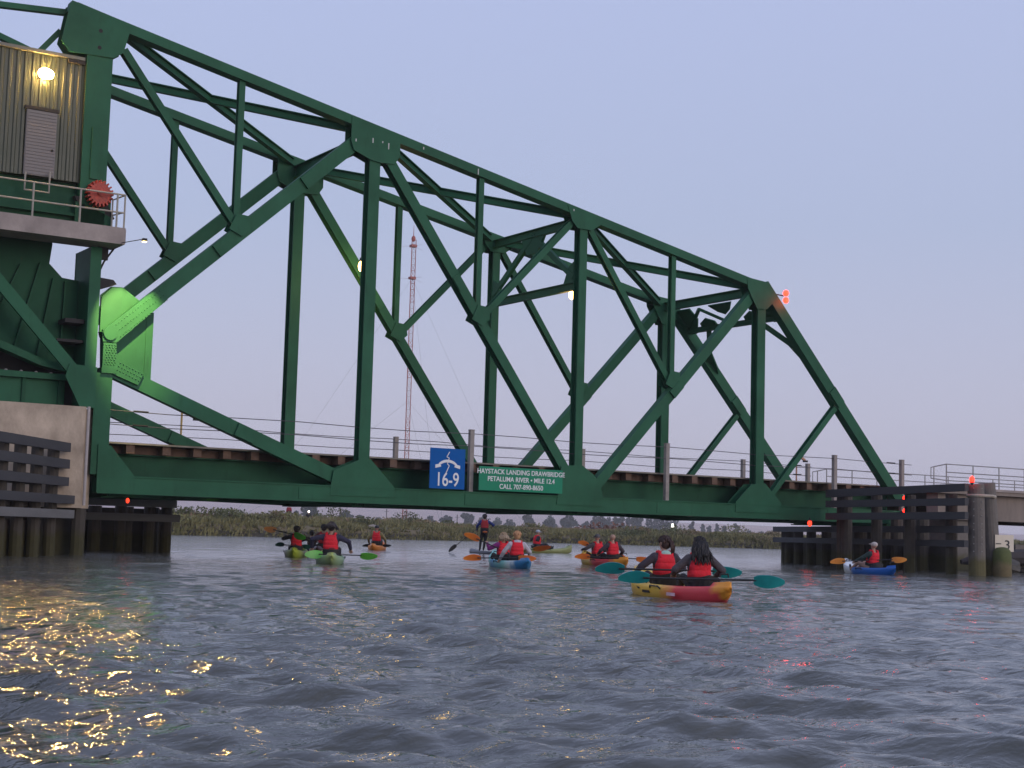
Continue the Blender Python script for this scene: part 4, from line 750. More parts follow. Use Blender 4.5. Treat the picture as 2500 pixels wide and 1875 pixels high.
for x, y, lab, c_ in ((4.6, WF + .9, 'small golden arm lamp post beyond the bridge by the pier', (.55, .38, .14)), (33.2, WF + 1.6, 'small reddish arm lamp post beyond the span end', (.45, .22, .13))):
    o = root('post_lamp', (x, y, 3.2), lab, 'lamp post'); mt = pm('lamp_' + lab[6:12].strip(), c_, .5); m_ = MB(); m_.tube([(x, y, 3.2), (x, y, 4.80)], .035, 6); put('pole', m_, mt, o); m_ = MB(); m_.beam((x - .04, y, 4.82), (x + .5, y, 4.56), .09, .09); put('arm', m_, mt, o); m_ = MB(); m_.box((x + .42, y - .06, 4.48), (x + .62, y + .06, 4.56)); put('lamp_head', m_, DARKM, o)

# ================================================================== KAYAKS, PADDLES, PEOPLE
def grad_mat(name, stops, L, rough=.42):
    """moulded plastic whose colours run into each other along the hull"""
    m = bpy.data.materials.new(name); m.use_nodes = True; n = m.node_tree; b = n.nodes['Principled BSDF']
    t = n.nodes.new('ShaderNodeTexCoord'); s = n.nodes.new('ShaderNodeSeparateXYZ'); n.links.new(t.outputs['Object'], s.inputs[0])
    ns = n.nodes.new('ShaderNodeTexNoise'); ns.inputs['Scale'].default_value = 2.2; ns.inputs['Detail'].default_value = 3; n.links.new(t.outputs['Object'], ns.inputs['Vector'])
    ma = n.nodes.new('ShaderNodeMath'); ma.operation = 'MULTIPLY_ADD'; n.links.new(ns.outputs['Fac'], ma.inputs[0]); ma.inputs[1].default_value = .7; n.links.new(s.outputs['Y'], ma.inputs[2])
    mr = n.nodes.new('ShaderNodeMapRange'); mr.inputs['From Min'].default_value = -L / 2 + .35; mr.inputs['From Max'].default_value = L / 2 + .35; n.links.new(ma.outputs[0], mr.inputs['Value'])
    rp = n.nodes.new('ShaderNodeValToRGB'); e = rp.color_ramp.elements; e[0].position, e[0].color = stops[0][0], stops[0][1] + (1,); e[1].position, e[1].color = stops[-1][0], stops[-1][1] + (1,)
    for p_, c_ in stops[1:-1]: q = e.new(p_); q.color = c_ + (1,)
    n.links.new(mr.outputs[0], rp.inputs[0]); n.links.new(rp.outputs[0], b.inputs['Base Color']); b.inputs['Roughness'].default_value = rough
    return m
YEL, RED_, ORG = (.80, .50, .07), (.80, .07, .085), (.92, .36, .04)
def kayak(name, label, L, B, mat, seats, loc, psi, mark=None, group=None, hh=1.0):
    """sit-on-top kayak, bow along local +Y; seats: y of each seat"""
    o = root(name, (0, 0, 0), label, 'kayak', group); N = 33; ring = []; V = []; F = []
    for i in range(N):
        t = -1 + 2 * i / (N - 1); bb = B / 2 * max(.02, (1 - abs(t) ** (2.6 if t > 0 else 1.9))) ** (.66 if t > 0 else .8); zk = -.13 + (.20 if t > 0 else .26) * abs(t) ** 4 * hh; zg = (.20 + (.21 if t > 0 else .06) * abs(t) ** 3.0) * hh
        well = max(0, 1 - (abs(t) / .80) ** 8); zd = zg + .05 * (1 - well) - .13 * well
        sec = [(0, zk), (.5, zk + .015), (.86, zk + .09), (1.0, zg - .09), (.985, zg - .02), (.90, zg + .012), (.80, zg - .02 * well + .01), (.66, zd + .02), (.3, zd)]
        r_ = [(x * bb, z) for x, z in sec] + [(-x * bb, z) for x, z in sec[:0:-1]]; n_ = len(r_); yy = t * L / 2
        if i == 0: yy += .0
        V += [(x, yy, z) for x, z in r_]
    for i in range(N - 1):
        for k in range(n_): F.append((i * n_ + k, i * n_ + (k + 1) % n_, (i + 1) * n_ + (k + 1) % n_, (i + 1) * n_ + k))
    F.append(tuple(range(n_ - 1, -1, -1))); F.append(tuple((N - 1) * n_ + k for k in range(n_)))
    put('hull', (V, [f[::-1] for f in F], []), mat, o, smooth=True)
    for sy in seats:
        m_ = MB(); A = []
        for k in range(9): a = R(-75 + 150 * k / 8); A.append((.24 * math.sin(a), sy - .10 - .14 * math.cos(a)))
        vs = [(x, y, .12) for x, y in A] + [(x * 1.03, y - .05, .40 - .06 * abs(x) / .24) for x, y in A] + [(x * .88, y + .035, .12) for x, y in A] + [(x * .9, y - .015, .40 - .06 * abs(x) / .24) for x, y in A]
        m_.add(vs, [(k, k + 1, k + 10, k + 9) for k in range(8)] + [(k + 19, k + 18, k + 27, k + 28) for k in range(8)] + [(k + 9, k + 10, k + 28, k + 27) for k in range(8)]); m_.box((-.22, sy - .2, .10), (.22, sy + .16, .135)); put('seat', m_, BLACKM, o)
    zg = .26 * hh
    for yy in (-L * .44, L * .44): m_ = MB(); m_.tube([(-.07, yy, zg + .12), (-.06, yy, zg + .17), (.06, yy, zg + .17), (.07, yy, zg + .12)], .014, 6); put('toggle_handle', m_, BLACKM, o)
    for sx in (-1, 1): m_ = MB(); x = sx * B * .495; m_.tube([(x, -.2, .15), (x + sx * .025, -.15, .19), (x + sx * .025, .15, .19), (x, .2, .15)], .013, 6); put('side_handle', m_, BLACKM, o)
    m_ = MB(); yy = -L * .36; m_.tube([(-B * .17, yy - .12, .235), (B * .17, yy + .12, .235)], .009, 5); m_.tube([(B * .17, yy - .12, .235), (-B * .17, yy + .12, .235)], .009, 5); put('bungee_cord', m_, BLACKM, o)
    if mark: mark(o)
    o.location = loc; o.rotation_euler = (0, 0, -psi); return o

def blade_mesh(end, sgn, shaft_dir, up, Lb=.46, Wb=.2):
    """asymmetric spooned blade starting at 'end'"""
    d = Vector(shaft_dir).normalized(); u = Vector(up); u = (u - d * u.dot(d)).normalized(); nrm = d.cross(u); N = 12; m_ = MB(); top = []; bot = []
    for i in range(N + 1):
        t = i / N; wv = Wb / 2 * (math.sin(math.pi * min(1, t * .90 + .07) ** .85) ** .55); wv = max(wv, .018)
        c_ = Vector(end) + d * (t * Lb) + nrm * (.03 * math.sin(math.pi * t)) - u * (.02 * t)
        top.append(c_ + u * wv); bot.append(c_ - u * wv * (1.0 - .12 * t))
    th = nrm * .006; vs = [p + th for p in top] + [p + th for p in bot] + [p - th for p in top] + [p - th for p in bot]; n_ = N + 1
    for i in range(N):
        m_.f.append((i, i + 1, n_ + i + 1, n_ + i)); m_.f.append((2 * n_ + i + 1, 2 * n_ + i, 3 * n_ + i, 3 * n_ + i + 1)); m_.f.append((i, 2 * n_ + i, 2 * n_ + i + 1, i + 1)); m_.f.append((n_ + i + 1, 3 * n_ + i + 1, 3 * n_ + i, n_ + i))
    m_.f.append((0, n_, 3 * n_, 2 * n_)); m_.f.append((n_ - 1, 3 * n_ - 1, 4 * n_ - 1, 2 * n_ - 1)); m_.v = [tuple(v) for v in vs]; m_.m = [0] * len(m_.f); return m_
def paddle(label, a, b_, bmat, ua=(0, .35, 1), ub=(0, .35, 1), group=None, bmat2=None, Lb=.47, Wb=.215, shaft=None, single=False):
    """double-bladed paddle between tips a and b_ (world)"""
    a, b_ = Vector(a), Vector(b_); d = (b_ - a).normalized(); o = root('paddle', tuple((a + b_) / 2), label, 'paddle', group)
    m_ = MB(); m_.tube([a + d * (0 if single else Lb * .8), b_ - d * Lb * .8], .0155, 8); put('shaft', m_, shaft or BLACKM, o)
    if not single: put('blade', blade_mesh(a + d * Lb, -1, -d, ua, Lb, Wb), bmat, o)
    put('blade', blade_mesh(b_ - d * Lb, 1, d, ub, Lb, Wb), bmat2 or bmat, o)
    if single: m_ = MB(); m_.beam(a - Vector((.06, 0, 0)), a + Vector((.06, 0, 0)), .03, .03); put('grip', m_, BLACKM, o)
    return o

SKIN = pm('skin', (.42, .255, .18), .6, .08, 8)
def cloth(name, c_, var=.18): return pm(name, c_, .85, var, 7, .5, 22)
VEST = cloth('red_vest_nylon', (.74, .018, .032), .12); VESTD = cloth('dark_red_vest', (.42, .03, .035), .12)
def rotx(a): return Matrix.Rotation(a, 3, 'X')
def person(name_label, loc, psi, mats, hands=None, lean=0., scale=.93, hair='short', haircol=(.02, .016, .014), vest=VEST, pose='sit', voxel=.02, twist=0., head=(0, 0), elbow=(1, -.6, -.5), group=None, extras=None, legs=None):
    """one continuous body in the given pose; vest and hair are its children. local +Y is the way the person faces"""
    top, bot, shoe = mats; o = root('person', (0, 0, 0), name_label, 'person', group); S = scale; pr = []          # primitives (a, b, ra, rb, mat)
    if pose == 'sit': pel = Vector((0, 0, .12))
    else: pel = Vector((0, 0, .93))
    Mt = Matrix.Rotation(twist, 3, 'Z') @ rotx(lean); T_ = lambda x, y, z: pel + Mt @ Vector((x, y, z))
    A = lambda a, b_, ra, rb, m: pr.append((Vector(a), Vector(b_), ra, rb, m))
    for s in (-1, 1): A(T_(s * .085, 0, .0), T_(s * .065, 0, .22), .125, .105, 2); A(T_(s * .065, 0, .2), T_(s * .10, .0, .41), .108, .122, 1); A(T_(s * .09, .0, .46), T_(s * .185, -.01, .468), .08, .078, 1)
    A(T_(0, 0, .0), T_(0, 0, .4), .12, .125, 1); A(T_(0, -.01, .48), T_(0, .012, .60), .062, .052, 0)
    Hc = T_(0, .02, .70); yw, pt = head; Hm = Matrix.Rotation(yw, 3, 'Z') @ Mt @ rotx(pt); Hd = lambda x, y, z: Hc + Hm @ Vector((x, y, z))
    A(Hd(0, -.012, .025), Hd(0, .008, .03), .094, .088, 0); A(Hd(0, .028, -.055), Hd(0, .02, .03), .058, .08, 0); A(Hd(0, .09, .01), Hd(0, .105, -.02), .012, .016, 0)
    for s in (-1, 1): A(Hd(s * .088, -.005, .015), Hd(s * .09, -.008, -.02), .016, .012, 0)
    if legs is None:
        legs = [((s * .15, .42, .27), (s * .12, .76, .05), (s * .12, .80, .19)) for s in (-1, 1)] if pose == 'sit' else [((s * .11, .03, .50), (s * .12, -.02, .09), (s * .13, .13, .045)) for s in (-1, 1)]
    for s, (kn, an, toe) in zip((-1, 1), legs):
        A(T_(s * .095, 0, -.01), kn, .105, .07, 2); A(kn, an, .07, .05, 2); A(an, toe, .046, .036, 3)
    hands = hands or (((-.28, .05, .62) if pose == 'sit' else (-.24, .12, .86)), ((.28, .05, .62) if pose == 'sit' else (.24, .12, .86))); hand_pts = []
    for s, hd in zip((-1, 1), hands):
        sh = T_(s * .185, -.01, .47); hd = Vector(hd); v = hd - sh; Ln = v.length; u_, f_ = .29, .265
        if Ln > u_ + f_ - .01: hd = sh + v * ((u_ + f_ - .01) / Ln); v = hd - sh; Ln = v.length
        c_ = (u_ * u_ - f_ * f_ + Ln * Ln) / (2 * Ln); h_ = math.sqrt(max(0, u_ * u_ - c_ * c_)); bd = Vector((s * elbow[0], elbow[1], elbow[2])); vn = v.normalized(); bd = (bd - vn * bd.dot(vn)).normalized(); el = sh + vn * c_ + bd * h_
        A(sh, el, .076, .066, 1); wr = hd - (hd - el).normalized() * .02; A(el, wr, .064, .046, 1); hand_pts.append((hd, (hd - el).normalized(), s))
    tmp = MB()
    for a, b_, ra, rb, m in pr: tmp.cone(a * 1, b_, ra, rb, 12)
    me_ = bpy.data.meshes.new('tmp'); me_.from_pydata([tuple(v) for v in tmp.v], [], tmp.f); me_.update(); to = bpy.data.objects.new('tmp', me_); COL.objects.link(to)
    rm = to.modifiers.new('r', 'REMESH'); rm.mode = 'VOXEL'; rm.voxel_size = voxel; smm = to.modifiers.new('s', 'SMOOTH'); smm.factor = .5; smm.iterations = 3
    dg = bpy.context.evaluated_depsgraph_get(); me2 = bpy.data.meshes.new_from_object(to.evaluated_get(dg)); bpy.data.objects.remove(to); bpy.data.meshes.remove(me_)
    nv = len(me2.vertices); V = np.empty(nv * 3); me2.vertices.foreach_get('co', V); V = V.reshape(-1, 3); F = [tuple(p.vertices) for p in me2.polygons]; bpy.data.meshes.remove(me2)
    fc = np.array([V[list(f)].mean(0) for f in F]); best = np.full(len(F), 1e9); mi = np.zeros(len(F), int)
    for a, b_, ra, rb, m in pr:
        a_, b2 = np.array(a), np.array(b_); ab = b2 - a_; t = np.clip(((fc - a_) @ ab) / max(ab @ ab, 1e-9), 0, 1); dd = np.linalg.norm(fc - a_ - t[:, None] * ab, axis=1) - (ra + (rb - ra) * t); k = dd < best; best[k] = dd[k]; mi[k] = m
    ex = MB()                                                    # hands: palm, four fingers curling round the shaft, thumb
    for hd, dr, s in hand_pts:
        side = Vector((s, 0, 0)); side = (side - dr * side.dot(dr)).normalized(); nn_ = dr.cross(side)
        if nn_.z > 0: nn_ = -nn_
        ex.cone(hd - dr * .015, hd + dr * .045, .032, .036, 8, 0)
        for q in range(4): off = side * ((q - 1.5) * .020); b0 = hd + dr * .06 + off; ln = (.034, .04, .038, .03)[q]; b1 = b0 + dr * ln + nn_ * .014; b2 = b1 + nn_ * .034 - dr * .008; ex.cone(b0, b1, .0105, .0098, 6, 0); ex.cone(b1, b2, .0098, .008, 6, 0)
        t0 = hd + dr * .012 - side * .032; t1 = t0 + dr * .03 - side * .016 + nn_ * .018; ex.cone(t0, t1, .013, .0115, 6, 0); ex.cone(t1, t1 + dr * .018 + nn_ * .022 + side * .012, .0115, .009, 6, 0)
    for s in (-1, 1): ex.ell(Hd(s * .033, .083, .022), .011, 8, 6, 4)
    ex.cone(Hd(-.02, .083, -.052), Hd(.02, .083, -.052), .006, .006, 6, 5)
    off = len(V); Vall = V.tolist() + [tuple(v) for v in ex.v]; F += [tuple(i + off for i in f) for f in ex.f]; mi = mi.tolist() + ex.m
    Vall = (np.array(Vall) * S).tolist()
    put('body', (Vall, F, mi), [SKIN, top, bot, shoe, BLACKM, pm('lips', (.35, .13, .11), .6)], o, smooth=True, origin=(0, 0, 0))
    if vest is not None:                                         # vest: quilted shell with two shoulder straps and a waist belt
        m_ = MB(); secs = [(.15, .165, .15), (.165, .181, .168), (.215, .189, .174), (.262, .184, .168), (.27, .180, .163), (.278, .184, .168), (.33, .189, .176), (.365, .183, .170), (.372, .179, .165), (.38, .182, .170), (.43, .168, .168), (.49, .145, .14)]; n_ = 24; vs = []; fs = []
        for z, rx, ry in secs:
            for k in range(n_): a = 2 * math.pi * k / n_; cc, s_ = math.cos(a), math.sin(a); e_ = .62; vs.append(T_(rx * math.copysign(abs(cc) ** e_, cc), ry * math.copysign(abs(s_) ** e_, s_), z + (.03 if s_ < -.3 and z > .45 else 0)) * S)
        for i in range(len(secs) - 1):
            for k in range(n_): fs.append((i * n_ + k, i * n_ + (k + 1) % n_, (i + 1) * n_ + (k + 1) % n_, (i + 1) * n_ + k))
        fs.append(tuple(range(n_ - 1, -1, -1))); fs.append(tuple((len(secs) - 1) * n_ + k for k in range(n_))); m_.add(vs, fs)
        for s in (-1, 1): m_.tube([T_(s * .10, -.12, .45) * S, T_(s * .11, -.06, .555) * S, T_(s * .11, .05, .555) * S, T_(s * .10, .12, .43) * S], .032 * S, 8)
        vo = put('life_vest', m_, vest, o, smooth=True)
        m_ = MB(); vs = []; fs = []
        for z in (.075, .16):
            for rr in (0, .006):
                for k in range(n_): a = 2 * math.pi * k / n_; cc, s_ = math.cos(a), math.sin(a); vs.append(T_((.195 + rr) * math.copysign(abs(cc) ** .62, cc), (.172 + rr) * math.copysign(abs(s_) ** .62, s_), z) * S)
        for a0, a1 in ((0, 1), (1, 3), (3, 2), (2, 0)):
            for k in range(n_): fs.append((a0 * n_ + k, a0 * n_ + (k + 1) % n_, a1 * n_ + (k + 1) % n_, a1 * n_ + k))
        m_.add(vs, fs); put('waist_belt', m_, BLACKM, vo)
    hm_ = pm('hair_%.3f_%.3f' % haircol[:2], haircol, .6, .25, 14, .4, 40, stretch=(1, 1, .2)); m_ = MB(); rl = random.Random(int(abs(loc[0]) * 100)); Hs = lambda x, y, z: Hd(x, y, z) * S
    if hair in ('short', 'long', 'pony', 'bob'):
        for q in range(46):                                      # locks over the skull
            a = rl.uniform(0, 6.28); th = rl.uniform(.05, 1.45) if abs(math.sin(a)) < .98 else .5
            d0 = Vector((math.sin(th) * math.cos(a) * .095, math.sin(th) * math.sin(a) * .105 - .012, math.cos(th) * .105 + .03))
            if d0.y > .06 and d0.z < .07: continue
            d1 = Vector((d0.x * 1.12, d0.y * 1.1 - .01, d0.z - .055)); m_.tube([Hs(*(d0 * .9)), Hs(*(d0 * 1.06)), Hs(*d1)], [.026 * S, .027 * S, .012 * S], 6)
        m_.ell(Hs(0, -.016, .045), (.099 * S, .106 * S, .085 * S), 14, 8); m_.ell(Hs(0, -.04, -.005), (.094 * S, .078 * S, .10 * S), 14, 8)
        Lh = {'short': 0, 'bob': .14, 'pony': .0, 'long': .38}[hair]
        if Lh:
            for q in range(95):
                a = rl.uniform(R(165), R(375)); x0, y0 = .098 * math.cos(a), .1 * math.sin(a) - .01; lb = Lh * rl.uniform(.6, 1.05); sp = rl.uniform(1.0, 1.9); sw = rl.uniform(-.03, .03); ph = rl.uniform(0, 6)
                P_ = []
                for k in range(7): t = k / 6; P_.append(Hs(x0 * (1 + (sp - 1) * t) + sw * t + .016 * math.sin(ph + t * 9), min(y0, -.0) * (1 + .5 * t) - .07 * t - .02 + .012 * math.cos(ph + t * 8), .045 - lb * t))
                m_.tube(P_, [.018 * S, .02 * S, .02 * S, .019 * S, .017 * S, .013 * S, .005 * S], 5)
        if hair == 'pony':
            for q in range(26):
                sw = rl.uniform(-.03, .03); P_ = [Hs(.01 + sw * .3, -.09, .06), Hs(.03 + sw, -.14, .03), Hs(.05 + sw * 1.4, -.15, -.08), Hs(.06 + sw, -.13, -.2 + rl.uniform(-.03, .03))]; m_.tube(P_, [.012 * S, .018 * S, .016 * S, .005 * S], 5)
        put('hair', m_, hm_, o, smooth=True)
    elif hair == 'cap':
        m_.ell(Hs(0, -.008, .05), (.104 * S, .112 * S, .085 * S), 16, 9); m_.plate([(p_[0], p_[1]) for p_ in ()] or [(-.001, 0), (.001, 0), (0, .001)], 0, .001) if False else None
        for k in range(5): a = R(-50 + 25 * k); m_.tube([Hs(.06 * math.sin(a), .075, .05), Hs(.075 * math.sin(a), .165, .035)], [.02 * S, .012 * S], 6)
        put('cap', m_, hm_, o, smooth=True)
    if extras: extras(o, T_, Hs, S)
    cr_ = math.cos(-psi), math.sin(-psi); o.location = loc; o.rotation_euler = (0, 0, -psi); return o
def on(kpos, psi, x, y, z):
    c_, s_ = math.cos(-psi), math.sin(-psi); return (kpos[0] + x * c_ - y * s_, kpos[1] + x * s_ + y * c_, kpos[2] + z)
GREYJ = cloth('charcoal_jacket', (.075, .062, .066)); DARKJ = cloth('plum_dark_jacket', (.052, .040, .050)); BLK = cloth('black_trousers', (.016, .015, .017)); NAVY = cloth('navy_jacket', (.03, .028, .055)); KHAKI = cloth('khaki_sleeve', (.27, .22, .09)); WHT = cloth('white_hoodie', (.50, .47, .50)); PURP = cloth('purple_top', (.19, .018, .15)); TEALD = cloth('dark_teal_jacket', (.022, .045, .042)); BLUEJ = cloth('blue_jacket', (.025, .045, .20)); SHOE = pm('dark_shoe', (.03, .026, .024), .8); BARE = pm('bare_leg', (.40, .25, .18), .6)
TEALB = pm('teal_blade', (.012, .27, .27), .38, .25, 3); ORB = grad_mat('orange_blade', [(.0, (.80, .13, .045)), (1.0, (.92, .33, .03))], .5); ORB2 = pm('orange_yellow_blade', (.90, .30, .06), .45, .12, 3, col2=(.95, .42, .09)); GRB = pm('lime_green_blade', (.10, .42, .045), .4, .25, 4)

# --- tandem 1: yellow-red, two women
K1 = (1.72, -23.95, .0); P1 = R(14)
def marks1(o):
    m_ = MB(); m_.box((-.434, .22, .07), (-.418, .50, .11)); put('decal', m_, DARKM, o); m_ = MB(); m_.beam((-.412, .66, .13), (-.368, .95, .15), .012, .03); put('decal', m_, DARKM, o)
    m_ = MB(); m_.box((-.437, -.75, .06), (-.43, -.45, .11)); put('reflective_patch', m_, pm('pink_patch', (.75, .5, .55), .5), o)
    m_ = MB(); m_.box((-.17, -1.35, .16), (.17, -1.02, .225)); put('tank_well', m_, DARKM, o)
kayak('tandem_kayak', 'large yellow and red tandem kayak carrying two people, nearest the viewer', 3.55, .87, grad_mat('sunrise_plastic', [(0, ORG), (.065, ORG), (.095, RED_), (.33, RED_), (.45, YEL), (1, YEL)], 3.55), (-.78, .52), K1, P1, marks1)
def hood(o, T_, Hs, S):
    m_ = MB(); m_.ell(T_(0, -.075, .53) * S, (.10 * S, .06 * S, .055 * S), 14, 8, rot=rotx(R(-35))); put('hood', m_, cloth('mint_hood', (.42, .62, .52)), o, smooth=True)
person('person with long black hair and charcoal sleeves in the nearest kayak rear seat', on(K1, P1, .02, -.66, .09), P1 + R(8), (GREYJ, BLK, SHOE), hands=((-.36, .30, .32), (.36, .26, .30)), hair='long', haircol=(.016, .013, .012), voxel=.013, lean=R(-3), head=(R(10), 0))
person('person with brown ponytail and mint hood in the nearest kayak front seat', on(K1, P1, 0, .64, .09), P1 + R(4), (DARKJ, BLK, SHOE), hands=((-.40, .28, .33), (.34, .32, .33)), hair='pony', haircol=(.035, .014, .010), voxel=.013, lean=R(2), head=(R(28), R(-6)), extras=hood)
fwd = lambda p_, k: tuple(np.array(p_) + np.array([math.sin(YAW), math.cos(YAW), 0]) * k)
def scr(px, py, d): return tuple(CAM + d * (np.array(_f) + np.array(_r) * (px - 1250) / 3748.4 - np.array(_u) * (py - 937.5) / 3748.4))
paddle('black shaft paddle with teal blades held by the person with long black hair', (.158, -24.42, .335), (2.286, -25.75, .345), TEALB, ua=(0, -.5, .8), ub=(0, -.4, .9))
paddle('black shaft paddle with teal blades held by the person with the mint hood', (.73, -23.02, .43), (2.72, -24.27, .44), TEALB, ua=(0, -.5, .8), ub=(0, -.5, .8))
def sticker(p, lab):
    pass

# --- tandem 2: aqua and blue
K2 = (9.35, -6.9, 0); P2 = R(17); AQ, BL, PW = (.24, .60, .56), (.03, .20, .42), (.66, .80, .80)
kayak('tandem_kayak', 'aqua white and blue tandem kayak in mid river under the signs', 3.6, .86, grad_mat('aqua_plastic', [(0, BL), (.14, BL), (.2, PW), (.34, AQ), (.5, (.10, .40, .50)), (.64, (.06, .26, .48)), (.8, AQ), (1, AQ)], 3.6), (-.75, .5), K2, P2)
def whood(o, T_, Hs, S): m_ = MB(); m_.ell(T_(0, -.06, .53) * S, (.13 * S, .075 * S, .06 * S), 14, 8); put('hood', m_, WHT, o, smooth=True)
person('person in white hoodie and red vest in the rear seat of the aqua kayak', on(K2, P2, 0, -.63, .09), P2 + R(5), (WHT, BLK, SHOE), hands=((-.44, .20, .16), (.42, .26, .22)), hair='short', haircol=(.50, .27, .13), voxel=.018, extras=whood, scale=.98)
person('person with loose blond hair and purple sleeves in the front seat of the aqua kayak', on(K2, P2, -.05, .62, .09), P2 + R(-6), (PURP, BLK, SHOE), hands=((-.42, .28, .62), (.30, .34, .40)), hair='bob', haircol=(.36, .26, .16), voxel=.018, elbow=(1, -.2, -1))
# --- tandem 3: yellow-orange
K3 = (16.2, -1.9, 0); P3k = R(12)
kayak('tandem_kayak', 'small yellow and red tandem kayak with two people past the aqua one', 3.6, .86, grad_mat('sunset_plastic', [(0, ORG), (.14, ORG), (.22, RED_), (.48, RED_), (.6, YEL), (1, YEL)], 3.6), (-.75, .5), K3, P3k)
person('bald looking person in black jacket and red vest in the rear of the third tandem', on(K3, P3k, 0, -.62, .09), P3k, (DARKJ, BLK, SHOE), hands=((-.38, .3, .3), (.4, .28, .26)), hair='none', voxel=.02, scale=1.0)
person('person in grey jacket and dark cap in the front of the third tandem', on(K3, P3k, 0, .62, .09), P3k + R(-5), (GREYJ, BLK, SHOE), hands=((-.38, .35, .42), (.34, .35, .35)), hair='cap', haircol=(.10, .095, .10), voxel=.02, scale=.98)
# --- blue solo
K4 = (21.65, -8.45, 0); P4 = R(16)
kayak('solo_kayak', 'blue solo kayak with white bow beside the dark fender', 3.1, .76, grad_mat('blue_plastic', [(0, (.012, .12, .46)), (.62, (.015, .13, .45)), (.72, (.62, .68, .72)), (1, (.70, .74, .76))], 3.1), (-.25,), K4, P4)
person('person in dark teal sleeves, red vest and pale cap in the blue kayak', on(K4, P4, 0, -.12, .09), P4 + R(-18), (TEALD, BARE, SHOE), hands=((-.40, .36, .30), (.34, .36, .38)), hair='cap', haircol=(.55, .47, .42), voxel=.018, lean=R(10), scale=.98)
# --- left group
K5 = (7.5, 3.3, 0); P5 = R(28); LIME = (.40, .50, .05); K6 = (4.87, -4.7, 0); P6 = R(24)
kayak('solo_kayak', 'lime kayak half hidden under a raised green paddle blade', 3.0, .76, grad_mat('lime_plastic', [(0, LIME), (.1, LIME), (.3, (.04, .05, .02)), (.5, LIME), (1, LIME)], 3.0), (-.2,), K5, P5)
person('person in black with red vest in the lime kayak, face hidden by the green blade', on(K5, P5, 0, -.06, .09), P5, (BLK, BLK, SHOE), hands=((-.36, .3, .6), (.36, .3, .55)), hair='short', voxel=.02, scale=.96)
kayak('solo_kayak', 'pale green kayak seen from its stern with a broad paddler', 3.2, .80, grad_mat('pale_green_plastic', [(0, (.42, .50, .12)), (.12, (.30, .42, .22)), (.4, (.20, .36, .24)), (1, (.42, .5, .14))], 3.2), (-.5,), K6, P6)
person('broad person in navy jacket with large red vest in the pale green kayak', on(K6, P6, 0, -.4, .09), P6 + R(10), (NAVY, BLK, SHOE), hands=((-.50, .12, .30), (.48, .22, .28)), hair='bob', haircol=(.035, .028, .026), voxel=.018, scale=1.08, elbow=(1.4, -.3, 0), head=(0, R(-22)))
K7 = (20.75, 23.1, 0); P7 = R(36)
kayak('solo_kayak', 'orange kayak alone near the far bank', 3.0, .80, grad_mat('orange_plastic', [(0, (.80, .26, .03)), (.8, (.80, .26, .03)), (1, (.75, .2, .1))], 3.0), (-.3,), K7, P7)
person('person with khaki sleeves and red vest in the lone orange kayak', on(K7, P7, 0, -.2, .12), P7, (KHAKI, BLK, SHOE), hands=((-.36, .26, .2), (.36, .26, .2)), hair='cap', haircol=(.03, .027, .025), voxel=.022, scale=1.12)
K8 = (11.1, 9.0, 0); P8 = R(30)
kayak('tandem_kayak', 'dark red brown tandem kayak between the lime and pale green kayaks', 3.6, .84, grad_mat('maroon_plastic', [(0, (.06, .015, .015)), (1, (.10, .02, .02))], 3.6), (-.6, .6), K8, P8)
person('person in dark red vest holding a pale cup in the maroon kayak', on(K8, P8, .12, -.48, .12), P8, (cloth('rust_sleeve', (.12, .03, .02)), BLK, SHOE), hair='short', vest=VESTD, voxel=.022, scale=1.03, hands=((-.3, .3, .35), (.34, .3, .33)))
person('small dark figure in the front of the maroon kayak', on(K8, P8, -.42, .7, .05), P8, (cloth('dark_brown_jacket', (.05, .025, .02)), BLK, SHOE), hair='short', vest=None, voxel=.022, scale=.86)
# --- olive kayak heading right, behind the aqua one
K9 = (31.9, 25.2, 0); P9 = R(104)
kayak('solo_kayak', 'olive kayak crossing behind the aqua tandem', 3.0, .76, grad_mat('olive_plastic', [(0, (.30, .32, .10)), (1, (.34, .36, .14))], 3.0), (-.5,), K9, P9)
person('person in red vest and pale cap sitting in the olive kayak', on(K9, P9, 0, -.5, .15), P9, (BLK, BLK, SHOE), hair='cap', haircol=(.42, .45, .47), voxel=.022, scale=1.12, lean=R(-4))
# --- stand up paddler
K10 = (24.05, 18.6, 0); P10 = R(10); so_ = root('paddle_board', (0, 0, 0), 'dark stand up paddle board under the standing paddler', 'paddle board'); V = []; F = []; N = 21
for i in range(N):
    t = -1 + 2 * i / (N - 1); bb = .4 * max(.02, (1 - abs(t) ** 2.8)) ** .6; z0 = .02 + .10 * max(0, t) ** 4; V += [(-bb * .9, t * 1.6, z0 - .05), (bb * .9, t * 1.6, z0 - .05), (bb, t * 1.6, z0 + .02), (bb * .85, t * 1.6, z0 + .09), (-bb * .85, t * 1.6, z0 + .09), (-bb, t * 1.6, z0 + .02)]
for i in range(N - 1):
    for k in range(6): F.append((i * 6 + k, i * 6 + (k + 1) % 6, (i + 1) * 6 + (k + 1) % 6, (i + 1) * 6 + k))
put('board', (V, F, []), pm('board_dark', (.06, .06, .07), .5), so_, smooth=True); m_ = MB(); m_.box((-.26, -1.1, .112), (.26, .9, .118)); put('deck_pad', m_, BLACKM, so_); so_.location = K10; so_.rotation_euler = (0, 0, -P10)
def hip(o, T_, Hs, S): m_ = MB(); m_.ell(T_(.02, -.16, -.03) * S, (.12 * S, .05 * S, .055 * S), 12, 7); put('waist_pack', m_, pm('orange_pack', (.50, .12, .03), .7), o, smooth=True)
